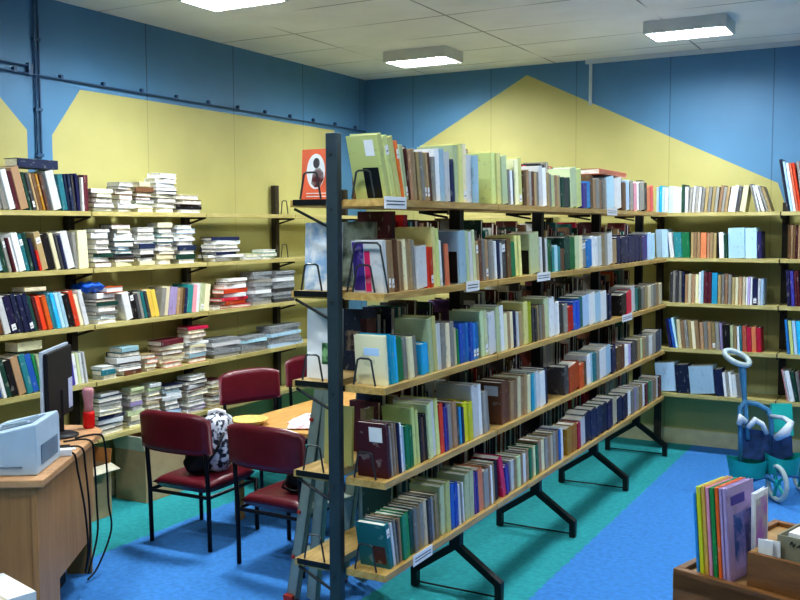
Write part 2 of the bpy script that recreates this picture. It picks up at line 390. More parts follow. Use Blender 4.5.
SC.view_settings.view_transform = 'Standard'; SC.view_settings.look = 'Medium High Contrast'; SC.view_settings.exposure = 0

# ------------------------------------------------------------------ centre rack
ZS = [1.587, 1.293, .999, .699, .40]
XR, XC, XL = -1.462, -1.642, -1.812
UY = [2.53, 3.425, 4.33, 5.25, 6.17]
LEV = ['top', 'second', 'third', 'fourth', 'bottom']
rack = thing('shelving_rack', 'long double-sided steel book rack with wooden shelves down the middle of the room', 'bookcase', (XC, 2.53, 0))
def rk(mb): return MBshift(mb, (-XC, -2.53, 0))
def MBshift(mb, d):
    mb.v = [(p[0]+d[0], p[1]+d[1], p[2]+d[2]) for p in mb.v]; return mb
for yu in UY:
    wp = .0215 if yu < 3 else .024
    up = rk(MB().box(XC-wp, XC+wp, yu-(.012 if yu < 3 else .02), yu+(.016 if yu < 3 else .02), .19, 1.795)).build('upright', M['steel'] if yu < 3 else M['darksteel'], rack, bevel=.003)
    ft = MB()
    for s in (-1, 1):
        p = [(XC, yu, .205), (XC+s*.175, yu, .085), (XC+s*.19, yu, .075), (XC+s*.19, yu, .004)]
        ft.tube(p, .02, 4)
    ft.tube([(XC-.185, yu+.018, .012), (XC+.185, yu+.018, .012)], .004, 6)
    rk(ft).build('foot', M['darksteel'], up)
    # bolt holes / plate on the near post
    if yu < 3:
        for z in ZS+[1.76]: rk(MB().tube([(XC-.004, yu-.016, z-.03), (XC-.004, yu-.010, z-.03)], .005, 8)).build('bolt', M['wire'], up)
BOARD = {}
for li, z in enumerate(ZS):
    for b in range(4):
        y0, y1 = UY[b]+.003, UY[b+1]-.003
        if b == 0: y0 = 2.534
        for sd, (xa, xb) in (('r', (XC+.034, XR)), ('l', (XL, XC-.034))):
            o = rk(MB().box(xa, xb, y0, y1, z-.022, z)).build('shelf', M['board'], rack)
            BOARD[li, b, sd] = o
    for yu in UY:
        for s, xe in ((1, XR-.012), (-1, XL+.012)):
            mb = MB().tube([(xe, yu-.018+(.03 if yu < 3 else 0), z-.028), (XC+s*.03, yu-.018+(.03 if yu < 3 else 0), z-(.085 if yu < 3 else .05))], .005, 6)
            if yu > 3: mb.box(min(xe, XC+s*.03), max(xe, XC+s*.03), yu-.022, yu-.014, z-.034, z-.0225)
            if yu < 3: mb.box(min(xe, XC+s*.03), max(xe, XC+s*.03)+(.008 if s > 0 else 0), 2.531, 2.5335, z-.016, z+.002)
        rk(mb).build('bracket', M['darksteel'] if yu < 3 else M['darksteel'], rack)
def bookend(xc, y, z, wdt=.08, h=.085, along='x'):
    top = wdt*.55
    pts = []
    for a, b in ((-wdt/2, 0), (-wdt/2+(wdt-top)/2*.85, h*.94), (-top/2+.006, h), (top/2-.006, h), (wdt/2-(wdt-top)/2*.85, h*.94), (wdt/2, 0)):
        pts.append((xc+a, y, z+b) if along == 'x' else (xc, y+a, z+b))
    return MB().tube(pts, .0032, 6)
for li, z in enumerate(ZS):
    for xc in (-1.735, -1.538):
        rk(bookend(xc, 2.538, z+.0035)).build('wire_bookend', M['wire'], rack)
rk(bookend(-1.525, 2.539, ZS[1]+.0035, .15, .155)).build('wire_bookend', M['wire'], rack)
def yof(px, z, x=XR): return solve(px, lambda t: (x, t, z), 1.5, 7.5)
# shelf label cards hanging on the front edges
for li, a, b in ((0, 384, 406), (0, 607, 617), (1, 466, 479), (1, 537, 550), (4, 413, 432), (2, 622, 632)):
    y0, y1 = yof(a, ZS[li]), yof(b, ZS[li]); bay = max(i for i in range(4) if UY[i]-.02 <= y0)
    lc_ = MB().box(XR+.0005, XR+.002, y0, y1, ZS[li]-.03, ZS[li]+.008)
    for k in range(2): lc_.box(XR+.002, XR+.0024, y0+.012, y1-.012, ZS[li]-.008-k*.01, ZS[li]-.005-k*.01, 1)
    tag(rk(lc_).build('label_card', [M['card'], M['ink']], BOARD[li, bay, 'r']), 'white shelf label card')

# ------------------------------------------------------------------ wall shelving
XF = -3.77
LU = [1.73, 2.63, 3.525, 4.42, 5.33, 6.22]
lw = thing('wall_shelving', 'wooden wall shelving along the side wall behind the desk and chairs', 'bookcase', (XW, 4.0, 0))
def ls(mb): return MBshift(mb, (-XW, -4.0, 0))
for yu in LU: ls(MB().box(XW+.013, XW+.05, yu-.02, yu+.02, .02, ZS[0]+(.2 if yu > 5 else .05))).build('upright', M['upright'], lw)
for li, z in enumerate(ZS):
    for b in range(5):
        ls(MB().box(XW+.052, XF, LU[b]+.004, LU[b+1]-.004, z-.024, z)).build('shelf', M['board2'], lw)
    for yu in LU:
        mb = MB().tube([(XF-.02, yu, z-.03), (XW+.05, yu, z-.065)], .006, 6).box(XW+.05, XF-.01, yu-.0035, yu+.0035, z-.035, z-.001)
        ls(mb).build('bracket', M['upright'], lw)
for px, li in ((287, 0), (287, 1), (201, 1)):
    yb = yof(px, ZS[li], XF-.03)
    ls(bookend(XF-.05, yb, ZS[li]+.003, .08, .09, 'y')).build('wire_bookend', M['wire'], lw)
YF = 6.297
bw = thing('wall_shelving', 'wooden wall shelving across the back wall under the yellow peak', 'bookcase', (-1.5, YW, 0))
def bs(mb): return MBshift(mb, (1.5, -YW, 0))
BU = [-3.2, -2.4, -1.60, -.80, 0., .8]
for xu in BU: bs(MB().box(xu-.02, xu+.02, YW-.055, YW-.013, .02, ZS[0]+.06)).build('upright', M['upright'], bw)
for li, z in enumerate(ZS):
    for b in range(5): bs(MB().box(BU[b]+.004, BU[b+1]-.004, YF, YW-.056, z-.024, z)).build('shelf', M['board3'], bw)
    for xu in BU:
        mb = MB().tube([(xu, YF+.02, z-.03), (xu, YW-.055, z-.07)], .006, 6).box(xu-.0035, xu+.0035, YF+.01, YW-.056, z-.038, z-.001)
        bs(mb).build('bracket', M['upright'], bw)

# ------------------------------------------------------------------ books: specs first
SPEC = []
def ordw(n):
    a = ['zeroth', 'first', 'second', 'third', 'fourth', 'fifth', 'sixth', 'seventh', 'eighth', 'ninth', 'tenth', 'eleventh', 'twelfth',
         'thirteenth', 'fourteenth', 'fifteenth', 'sixteenth', 'seventeenth', 'eighteenth', 'nineteenth', 'twentieth']
    return a[n] if n <= 20 else 'twenty-'+a[n-20]
def numw(n):
    return ['zero', 'one', 'two', 'three', 'four', 'five', 'six', 'seven', 'eight', 'nine', 'ten', 'eleven', 'twelve', 'thirteen', 'fourteen',
            'fifteen', 'sixteen', 'seventeen', 'eighteen', 'nineteen', 'twenty', 'twenty-one', 'twenty-two', 'twenty-three'][n]
def spec(Mx, t, d, h, col, row, group, out='spine', extra=None, dmark=None, labelrow=None):
    SPEC.append(dict(M=Mx, t=t, d=d, h=h, col=col, row=row, group=group, out=out, extra=extra))
    return SPEC[-1]
def parse(s):
    out = []
    for tok in s.split(';'):
        tok = tok.strip()
        if not tok: continue
        p = tok.split(':')
        out.append((float(p[0]), p[1].strip() if len(p) > 1 else '', int(p[2]) if len(p) > 2 and p[2] else 1, float(p[3]) if len(p) > 3 else .15, float(p[4]) if len(p) > 4 else None))
    return out
def standing(s, a0, conv, place, rowof, groupof, deflean, dfun):
    """tokens end_px:colour:n:height:lean laid along a shelf; conv px->coordinate, place(coord, lean, t) -> matrix"""
    toks = parse(s); cur = conv(a0); pe = None; pl = 0; ph = .15; ptop = -9
    for e, col, n, h, ln in toks:
        ce = conv(e)
        if not col: cur = ce; continue
        ln = deflean if ln is None else ln
        th = math.radians(ln)
        st = cur
        if pe is not None:
            need = pe+max(0, min(h, ph)*(math.tan(th)-math.tan(pl)))+.0008
            st = max(cur, need)
        wdt = max(ce-st, .008*n)
        pitch = wdt/n
        cols = col.split('/')
        for i in range(n):
            c = cols[i % len(cols)]
            t = pitch*math.cos(th)-.0012
            hh = h*(1+wob(.035)) if n > 1 else h
            y = st+i*pitch
            d = dfun(y, y+pitch, hh)
            spec(place(y, th, t), t, d, hh, c, rowof(y), groupof(y))
        pe = st+wdt; pl = th; ph = h; cur = pe
RZ90 = Matrix.Rotation(PI/2, 4, 'Z'); RZm90 = Matrix.Rotation(-PI/2, 4, 'Z')
def rack_place(z):
    def f(y, th, t):
        x = XR-.012-R.random()*.008
        return Matrix.Translation((x, y+.0005, z+.0006+(t*math.sin(-th) if th < 0 else 0))) @ Matrix.Rotation(th, 4, 'X') @ RZ90
    return f
def rack_d(ya, yb, h):
    d = min(.155, .66*h+R.uniform(0, .02))
    if any(ya-.06 < u < yb+.06 for u in UY) or ya < 2.8: d = min(d, .112)
    return d
BAYN = ['near bay', 'second bay', 'third bay', 'far bay']
def rbay(y): return max([i for i in range(4) if UY[i]-.05 <= y] or [0])
RROW = [
 "402:yellow-green:3:.206:18; 405:orange:1:.188:16; 410:pale green:2:.182:14; 412:maroon:1:.165:11; 434:tan/tan/brown/tan/grey:8:.163:9; 437:grey:1:.15:6; 452:white/pale blue/white:3:.178:5; 456:navy:1:.15; 468:pale green/yellow-green/cream:3:.208:4; 479:white/pale blue:2:.175:4; 494::; 502:yellow-green:2:.195:6; 508:pale green:1:.19; 516:grey/white/dark grey:3:.14; 524:cream/yellow-green:2:.19; 540:brown/tan/grey:6:.145:5; 548:white:2:.172; 562:tan/grey/pale green/tan:6:.145; 571:dark green/dark grey:3:.135; 583:pale green/yellow-green:2:.185:8; 587:purple:1:.12; 591:blue:1:.13; 594:brown:1:.165; 603:tan/grey:3:.15; 608:grey:2:.155; 622:pale blue/white:2:.165; 627:brown:2:.15; 634:pale blue/grey:2:.16; 640:pink/white:2:.16; 645:grey:1:.165; 648:black:1:.165; 654:salmon:2:.15",
 "390:white:1:.165:6; 418:tan/tan/brown/tan/tan/cream/tan/tan/grey:9:.165:7; 428:white:1:.14:5; 434:orange:2:.14:5; 441:yellow-green:2:.2:5; 446:white/dark grey:2:.155; 450:salmon:1:.145; 460::; 467:pale blue:1:.19:6; 478:pale green/white:3:.19:8; 490:tan/brown/grey:4:.155:7; 496:grey:2:.15; 503:white/navy:3:.145; 512:dark grey/brown:2:.152; 517:green:1:.14:9; 523:yellow-green:2:.172:9; 532::; 541:pale green:1:.175:6; 548:white/dark grey/white:3:.155; 553:green/dark green:2:.145; 561:teal/pale blue:3:.115; 565:brown:1:.1; 576:dark green/green:2:.15; 583:pale green/cream:2:.155; 587:grey:1:.135; 592:blue:1:.135; 602:white:3:.15; 608:tan/grey:2:.165; 613:white:1:.165; 617:tan:1:.13; 643:navy:7:.145; 648:purple:1:.14; 655:pale blue:2:.16",
 "389.5:cream:1:.16:6; 399:sky blue:4:.158:7; 406:green:1:.142:8; 419:grey/cream/grey:3:.14:8; 424::; 430:sky blue:1:.105; 438:pale green/yellow-green:2:.195:7; 443:white:2:.165:6; 455:grey/cream:3:.16:5; 459:cream:1:.135; 461:green:1:.13; 480:blue:6:.142:5; 483::; 490:pale green:2:.178:8; 497:white:1:.165; 505:pale green/white:2:.182:8; 515:cream/tan:3:.152:7; 520:navy/white:2:.15; 524:tan:1:.145; 533:yellow-green/lime:2:.18:6; 538:dark grey:2:.145; 546:tan/grey:3:.15; 555:pale green/white:2:.182; 561:white:2:.15; 568:dark grey/grey:2:.135; 574:red:1:.115; 580:blue:2:.14; 584:teal:1:.15; 607:pale blue/white/pale blue/white:4:.155; 612:navy:2:.14; 622::; 627:black:1:.115; 632:red:1:.125; 636:white:1:.15; 642:teal/dark green:2:.13; 662:grey/tan/cream/grey:7:.135; 667:grey:2:.14",
 "391.5:maroon:1:.18:6; 400:grey/tan/grey/tan:4:.172:8; 404:navy/white:2:.17:7; 407:pale blue:1:.15; 415:green:2:.145:6; 422:yellow-green:2:.195:7; 430:black/brown/black:3:.16:7; 442:pale green/white/yellow-green:3:.198:8; 446:orange:1:.178:7; 450:purple:2:.168:7; 458:grey/tan:2:.168:7; 461:dark grey:1:.145; 466:sky blue/navy:2:.14; 474:lime:2:.145:7; 484:white:3:.2:7; 491:grey:2:.162:9; 503::; 511:brown:2:.175:3; 531:tan/tan/cream:6:.168:3; 535:sky blue:1:.16; 541:pale blue/white:2:.162; 546:white:1:.155; 549:navy:1:.165; 566::; 570:dark grey:1:.135; 580:red:1:.125; 588:orange/brown:2:.12; 594:white/pale blue:2:.155; 600:teal/grey:2:.15; 612:white/pale blue:2:.155; 617:navy:2:.145; 625:brown:2:.125; 632:white/lilac:2:.12; 638:dark grey:2:.125; 646:tan/pale green:3:.125; 656:grey/white:3:.12; 661:navy:1:.13; 667:pale blue:2:.14",
 "394.5:teal:1:.155:13; 400:white/grey:2:.155:11; 401:black:1:.145:10; 404:tan:1:.15; 412:green:2:.15:8; 416:dark green:1:.155:7; 440:grey/tan/grey/cream/dark grey:7:.16:7; 443::; 452:pale green/yellow-green:2:.185:5; 459:blue:2:.165:5; 466:white/grey:3:.155; 475:pale green:2:.18:4; 480:purple:2:.17; 485:salmon:1:.168; 490:grey:1:.15; 496:tan/white:3:.16; 500:black:1:.16; 507:magenta:1:.175:18; 512:purple:2:.12:14; 530:white/tan/pale green/tan:6:.132:6; 540:green/tan/pale green:4:.135; 560:tan/cream/grey:7:.145; 564:blue/white:2:.15; 568::; 573:ochre:1:.13; 578:ochre:1:.13; 581:red:1:.13; 586:white:1:.14; 613:navy:5:.155; 618:cream:1:.15; 628:navy:2:.135; 632:white:1:.14; 640:grey/lilac:3:.14; 667:tan/white/maroon/green/grey:8:.135"]
RSTART = [388, 386, 387, 388, 390.5]
for li in range(5):
    zz = ZS[li]
    def conv(px, zz=zz): return min(yof(px, zz, XR-.014), 6.15)
    standing(RROW[li], RSTART[li], conv, rack_place(zz), lambda y, li=li: ('centre rack %s shelf, %s' % (LEV[li], BAYN[rbay(y)])),
             lambda y, li=li: "books on the centre rack's %s shelf" % LEV[li], 7, rack_d)
# side of the rack away from the aisle: darker rows seen through the gaps
nS = len(SPEC)
POTY = solve(441, lambda t: (-1.735, t, ZS[2]+.15), 1.5, 7.5)
for li in range(5):
    for b in range(4):
        y = UY[b]+((.52 if li == 1 else .32) if b == 0 else .05)
        while y < UY[b+1]-.09:
            t = R.uniform(.018, .04); h = R.uniform(.15, .235)
            c = R.choice(['maroon', 'maroon', 'black', 'navy', 'brown', 'dark grey', 'dark green', 'red', 'grey', 'white', 'tan', 'brown', 'teal'])
            if R.random() < .9 and not (li == 2 and abs(y+t/2-POTY) < .085):
                d = R.uniform(.10, .125)
                spec(Matrix.Translation((XL+.02, y+t, ZS[li]+.0006)) @ RZm90, t-.001, d, h, c, 'x', 'x')['hidden'] = True
            y += t+.001
# left wall shelving: standing books nearest the desk
def lw_place(z):
    def f(y, th, t):
        return Matrix.Translation((XF-.012-R.random()*.01, y+.0005, z+.0006+(t*math.sin(-th) if th < 0 else 0))) @ Matrix.Rotation(th, 4, 'X') @ RZ90
    return f
def lw_d(ya, yb, h): return min(.125, .62*h+.02)
LROW = [
 "-14:grey:2:.17; -8:maroon:1:.17; 4:lilac/grey:2:.17; 10:grey:1:.175; 16.5:white:1:.19; 21:maroon:1:.185; 30:tan:1:.205; 37:dark green/dark grey:2:.185; 40:tan:1:.18; 44:brown:1:.18; 50:ochre/brown:2:.175; 54:dark grey:1:.18; 63:white:1:.195; 69:teal:1:.18:10; 75:navy:2:.18:9; 81:dark grey/navy:2:.185:6; 85:grey/white:2:.175:2; 90:maroon:1:.185:0",
 "-14:teal:2:.17; -6:grey:2:.17; 4:pale blue:1:.18; 10:dark green:1:.175; 14:grey:1:.17; 20:maroon/white:2:.165; 27:white:1:.185; 36:teal/dark green:2:.185; 40:navy:1:.16; 43:red:1:.1; 50:tan:1:.19; 57:black:1:.18; 62:cream:1:.185; 68:dark grey/navy:2:.18; 76:white:1:.19; 80:grey:1:.185:6; 90:cream:1:.195:3",
 "-12:brown:2:.17; 6:orange/brown:2:.16; 13:white:1:.185; 20:navy:1:.185; 36:navy:3:.19; 40:dark green:1:.18; 44:maroon:1:.17; 54:orange:2:.175; 62:teal/sky blue:2:.18; 70:pale blue:2:.185; 76:black:1:.17; 81:red:1:.185; 85:cream:1:.165; 90:white:1:.185",
 "-12:navy:2:.17; 4:navy/blue:2:.16; 8:white:1:.19; 13:dark green:1:.185; 20:black:1:.18; 28:tan:1:.19; 41:teal/blue:2:.195; 48:green/pale green:2:.19; 56:grey:2:.18; 66:dark green:2:.18; 76:purple:2:.15:8; 80:white:1:.16:8; 86:pale green/white:2:.16:8; 89:white:1:.165:9"]
LST = [-20, -20, -20, -20]
for li in range(4):
    zz = ZS[li]
    def conv(px, zz=zz): return yof(px, zz, XF-.014)
    standing(LROW[li], LST[li], conv, lw_place(zz), lambda y, li=li: 'desk-side wall shelving, %s shelf' % LEV[li],
             lambda y, li=li: 'books standing on the desk-side wall shelving, %s shelf' % LEV[li], 15, lw_d)
def conv2(px): return yof(px, ZS[2], XF-.014)
lr3 = lambda y: 'third wall shelf, beside the blue bag'
standing("134:white:1:.15:14; 139:black:1:.15:14; 152:dark grey/grey/teal:4:.148:14; 161:yellow:2:.155:14", 127, conv2, lw_place(ZS[2]), lr3, lambda y: 'books leaning beside the blue bag', 14, lw_d)
lr4 = lambda y: 'third wall shelf, behind the chairs'
standing("169:grey/cream:2:.165:-9; 176:lilac:2:.165:-9; 182:tan:2:.155:-8; 187:brown/navy:2:.155:-8; 193:teal:1:.165:-8; 200:pink/white:2:.165:-8; 209:pale green/cream:2:.165:-8", 160, conv2, lw_place(ZS[2]), lr4, lambda y: 'books leaning behind the chairs', -8, lw_d)
# back wall
def bw_place(z):
    def f(x, th, t):
        return Matrix.Translation((x+.0005, YF+.012+R.random()*.01, z+.0006+(t*math.sin(-th) if th < 0 else 0))) @ Matrix.Rotation(-th, 4, 'Y')
    return f
BROW = [
 "664:pale blue/sky blue:3:.172:0; 681:white/pale blue/white:4:.168:0; 684:dark green:1:.18:0; 688:white:1:.165:0; 700:grey/white:4:.165:-4; 717:grey/tan:5:.162:-5; 727:tan/grey:3:.165:-7; 735:white:2:.165:-8; 739:dark grey:1:.16:-8; 745:cream:1:.165:-8; 753::; 760:grey/white:2:.175:14; 765:white:1:.168:17; 772:grey/tan:2:.165:19",
 "668:pale blue:2:.19:3; 674:white:1:.165:7; 690:teal/green:2:.162:4; 700:tan:3:.165:0; 706:salmon:1:.165; 716:tan:3:.162:0; 719:black:1:.16:3; 724:white:1:.165:3; 728:dark green:1:.15:3; 745:pale blue:1:.192:2; 757:pale blue:1:.192:2; 762:navy:1:.17:2",
 "681:dark grey/grey:4:.205:0; 684:navy:1:.2:0; 698:tan/cream:4:.185:0; 703:white/pale blue:2:.205; 711:maroon:2:.2; 717:sky blue:1:.2; 731:tan/grey:4:.19:0; 745:tan/cream:4:.178:0; 752:white/lilac:3:.178; 757:navy:1:.165; 763:white/pale blue:2:.168",
 "672:navy:1:.19:10; 678:blue/pale blue:2:.195:11; 700:cream/tan/grey/tan:6:.182:6; 720:tan/grey/tan:5:.178:4; 723:lilac:1:.175:4; 730:black:1:.165:4; 737:pale green/tan:2:.165:3; 742:white/teal:2:.16:3; 761:salmon/red:4:.16:3",
 "676:pale blue:1:.19:5; 690:navy:1:.185:6; 715:pale blue:1:.182:6; 724:navy:1:.172:7; 733:white/grey:3:.155:7; 742:white/grey:2:.15:7"]
for li in range(5):
    zz = ZS[li]
    def conv(px, zz=zz): return solve(px, lambda t: (t, YF+.012, zz), -2.3, -.2)
    standing(BROW[li], (656, 656, 669, 669, 656)[li], conv, bw_place(zz), lambda x, li=li: 'back wall shelving, %s shelf' % LEV[li],
             lambda x, li=li: 'books on the back wall shelving, %s shelf' % LEV[li], 0, lambda a, b, h: min(.16, .7*h+.02) if abs(a+1.6) > .1 else .15)
ER = ["790:dark grey/navy:2:.315:10; 793:pale blue:1:.31:10; 796:white:1:.3:10; 799:salmon:1:.3:10; 802:orange:1:.3:10; 812:grey/red:3:.3:8",
      "790:brown:2:.21:0; 800:tan/brown/maroon:4:.205:0; 815:brown/tan:4:.2:0",
      "791:navy:1:.225:4; 795:purple:1:.22:4; 800:maroon:2:.215:4; 815:navy/brown:4:.21:3",
      "790:blue:1:.215:6; 794:yellow-green:1:.21:6; 798:pale blue:1:.21:6; 803:sky blue:1:.21:6; 815:grey/white:3:.2:5",
      "790:pink/white:2:.2:12; 795:white:1:.195:12; 799:dark green:1:.19:11; 815:grey/maroon:4:.19:10"]
for li in range(5):
    zz = ZS[li]
    def conv(px, zz=zz): return solve(px, lambda t: (t, YF+.012, zz), -2.3, .2)
    standing(ER[li], 787, conv, bw_place(zz), lambda x, li=li: 'back wall shelving beyond the dark upright, %s shelf' % LEV[li],
             lambda x, li=li: 'books beyond the dark upright on the back wall, %s shelf' % LEV[li], 0, lambda a, b, h: min(.2, .7*h+.02))

# lying stacks on the left wall
def lying(yc, z, wl, t, d, xo, out, rot):
    """matrix for a book lying flat: centre yc, outward face near XF"""
    base = Matrix(((0, -1, 0, 0), (0, 0, -1, 0), (1, 0, 0, 0), (0, 0, 0, 1))) if out == 'spine' else Matrix(((0, 1, 0, 0), (0, 0, 1, 0), (1, 0, 0, 0), (0, 0, 0, 1)))
    # after base: spine-out book spans x in [-d,0], y in [-h,0]; fore-edge-out spans x in [0,d], y in [0,h]
    off = Matrix.Translation((d/2, wl/2, 0)) if out == 'spine' else Matrix.Translation((-d/2, -wl/2, 0))
    return Matrix.Translation((XF-.012-xo-d/2, yc, z)) @ Matrix.Rotation(rot, 4, 'Z') @ off @ base
STK = 0
def stack(x0, x1, li, ytop, cols, desc, tt=.023, spine=.25, zbase=None, jit=.15, name='book', dd=.105):
    z = (ZS[li] if zbase is None else zbase)+.0006
    ya, yb = yof(x0, ZS[li], XF-.014), yof(x1, ZS[li], XF-.014); yc = (ya+yb)/2; W = yb-ya
    dpt = (Vector((XF, yc, 0))-CP).dot(FW); base_px = pj((XF, yc, ZS[li]))[1]
    top = ZS[li]+(base_px-ytop)*dpt/F
    if li: top = min(top, ZS[li]+.222)
    i = 0; lst = []
    while z+tt*.6 < top and i < 24:
        t = tt*R.uniform(.7, 1.35)
        wl = W*R.uniform(.66, .98); d = min(dd, max(.085, W*.72))*R.uniform(.9, 1.0)
        c = cols[i % len(cols)]
        out = 'spine' if R.random() < spine else 'fore'
        sp_ = spec(lying(yc+wob(.012), z, wl, t, d, R.uniform(0, .012), out, wob(jit)), t-.0006, d, wl, c, desc, 'x', out)
        sp_['stack'] = True; sp_['kindname'] = name; lst.append(sp_)
        z += t+.0004; i += 1
    for k, s_ in enumerate(lst): s_['fromtop'] = len(lst)-k
    return z
WH = ['white', 'cream', 'white', 'grey', 'white', 'tan']; WB = ['white', 'teal', 'white', 'grey', 'white', 'dark green', 'pale blue']
DK = ['brown', 'cream', 'maroon', 'white', 'tan', 'cream']
T1 = 'stack on the top wall shelf'
z1 = stack(94, 114, 0, 187, ['dark green', 'white', 'brown', 'cream', 'white', 'cream'], 'first '+T1)
stack(118, 135, 0, 182, ['grey', 'white', 'white', 'brown', 'tan'], 'second '+T1)
stack(136.5, 154, 0, 181, ['cream', 'pale green', 'white', 'maroon', 'tan', 'brown'], 'third '+T1)
stack(157, 178, 0, 173, ['cream', 'white', 'grey', 'cream', 'navy', 'white', 'white', 'white', 'white'], 'tallest '+T1)
stack(180, 203, 0, 194, ['white', 'black', 'brown', 'cream'], 'last '+T1)
T2 = 'stack on the second wall shelf'
stack(94, 113, 1, 228, ['brown', 'white', 'dark green', 'dark grey', 'white', 'grey', 'white', 'navy', 'white'], 'first '+T2)
stack(115, 135, 1, 224, ['cream', 'brown', 'dark grey', 'teal', 'pale blue', 'dark green', 'white', 'white'], 'second '+T2)
stack(138, 156, 1, 226, ['cream', 'white', 'black', 'white', 'navy', 'white', 'white', 'grey', 'white'], 'third '+T2)
stack(158, 176, 1, 222, ['cream', 'cream', 'cream', 'white', 'navy', 'teal', 'white', 'black', 'cream'], 'fourth '+T2)
stack(178, 197, 1, 226, ['white', 'dark green', 'white', 'navy', 'white', 'white', 'white', 'pale blue'], 'fifth '+T2)
stack(212, 243, 1, 236, ['grey', 'white', 'navy', 'navy', 'white', 'white', 'navy'], 'navy '+T2, .02, .65)
stack(246, 262, 1, 252, ['white', 'pale green'], 'low white '+T2, .02, .2)
stack(263, 278, 1, 250, ['white', 'green'], 'low green '+T2, .02, .5)
T3 = 'stack on the third wall shelf'
zb = stack(97, 118, 2, 296, ['white', 'pale blue', 'grey', 'white', 'dark green', 'brown'], 'stack under the blue bag', .022, .4)
stack(212, 222, 2, 305, ['grey', 'cream'], 'small '+T3)
stack(222, 251, 2, 279, ['red', 'red', 'magenta', 'white', 'red', 'white', 'maroon', 'white'], 'red '+T3, .022, .6)
T4 = 'stack on the fourth wall shelf'
stack(101, 118, 3, 366, ['white', 'teal'], 'teal '+T4, .023, .4)
stack(120, 143, 3, 347, ['brown', 'white', 'black', 'white', 'dark green', 'pale blue', 'dark grey'], 'dark '+T4, .023, .4)
stack(145, 159, 3, 352, ['tan', 'cream', 'salmon'], 'low cream '+T4)
stack(161, 186, 3, 338, ['salmon', 'cream', 'cream', 'brown', 'cream', 'maroon'], 'brown '+T4, .023, .4)
stack(188, 209, 3, 322, ['red', 'pale blue', 'white', 'cream', 'white', 'white', 'tan', 'cream'], 'tall red-based '+T4, .023, .4)
T5 = 'stack on the bottom wall shelf'
stack(98, 126, 4, 388, ['cream', 'dark grey', 'white', 'navy', 'cream', 'white', 'grey', 'navy', 'white', 'lilac'], 'first '+T5)
stack(130, 146, 4, 388, ['cream', 'grey', 'cream', 'pale green', 'white', 'lilac'], 'second '+T5)
stack(148, 163, 4, 376, ['cream', 'pale green', 'white', 'cream', 'tan', 'cream', 'brown'], 'third '+T5)
stack(166, 184, 4, 385, ['white', 'pale blue', 'navy', 'white', 'white'], 'fourth '+T5)
stack(186, 208, 4, 372, ['white', 'lilac', 'white', 'grey', 'cream', 'brown', 'white', 'black'], 'fifth '+T5)
stack(211, 226, 4, 379, ['tan', 'cream', 'maroon', 'tan', 'cream'], 'last '+T5)

# magazines (greyish, newspaper-like stacks)
MAGC = bpy.data.materials
def magazines(x0, x1, li, ytop, desc, n=9):
    ya, yb = yof(x0, ZS[li], XF-.014), yof(x1, ZS[li], XF-.014); yc = (ya+yb)/2; W = yb-ya
    dpt = (Vector((XF, yc, 0))-CP).dot(FW); base_px = pj((XF, yc, ZS[li]))[1]
    hh = (base_px-ytop)*dpt/F; t = hh/n; z = ZS[li]+.0006
    for i in range(n):
        wl = W*R.uniform(.88, 1.); d = .115*R.uniform(.9, 1)
        mb = MB()
        nu = 8
        vs = []
        for k in range(nu+1):
            a = -wl/2+wl*k/nu; s = .0
            for (dx, dz) in ((-d/2, 0), (d/2, 0), (d/2, t*.93), (-d/2, t*.93)): vs.append((dx, a, dz))
        fs = [(3, 2, 1, 0), tuple(nu*4+q for q in range(4))]
        for k in range(nu):
            for q in range(4): fs.append((k*4+q, k*4+(q+1) % 4, (k+1)*4+(q+1) % 4, (k+1)*4+q))
        mb.add(vs, fs)
        o = mb.build('magazine', M['newsprint'] if i % 3 else MB_[R.choice(['white', 'grey', 'dark grey', 'pale blue'])])
        o.location = (XF-.014-d/2-R.uniform(0, .012), yc+wob(.007), z); o.rotation_euler = (0, 0, wob(.09))
        tag(o, ('%s magazine in %s' % (ordw(n-i)+' from the top' if i < n-1 else 'topmost', desc)).replace('first from the top', 'topmost'), 'magazine', 'stacked magazines')
        z += t
magazines(254, 273, 2, 272, 'the first grey pile on the third wall shelf', 9)
magazines(275, 296, 2, 271, 'the second grey pile on the third wall shelf', 9)
magazines(214, 240, 3, 338, 'the first grey pile on the fourth wall shelf', 5)
magazines(242, 268, 3, 336, 'the middle grey pile on the fourth wall shelf', 5)
magazines(270, 303, 3, 325, 'the last grey pile on the fourth wall shelf', 6)

# ------------------------------------------------------------------ choose the 300 that show largest; the rest is one mass
def area(s):
    Mx, t, d, h = s['M'], s['t'], s['d'], s['h']
    y = 0 if s['out'] == 'spine' else d
    q = [pj(Mx @ Vector(p)) for p in ((0, y, 0), (t, y, 0), (t, y, h), (0, y, h))]
    if any(p[0] < -6 or p[0] > 806 for p in q): 
        if all(p[0] < 0 or p[0] > 800 for p in q): return 0
    a = abs(sum(q[i][0]*q[(i+1) % 4][1]-q[(i+1) % 4][0]*q[i][1] for i in range(4)))/2
    cx = sum(p[0] for p in q)/4; cy = sum(p[1] for p in q)/4
    if cx < 0 or cx > 800: return a*.2
    if cx < 75 and 350 < cy < 480: a *= .35
    if cx < 45 and cy > 380: a *= .1
    return 0 if s.get('hidden') else a
for s in SPEC: s['a'] = area(s)
NBOOK = 292
order = sorted(SPEC, key=lambda s: -s['a'])
pick = set(id(s) for s in order[:NBOOK])
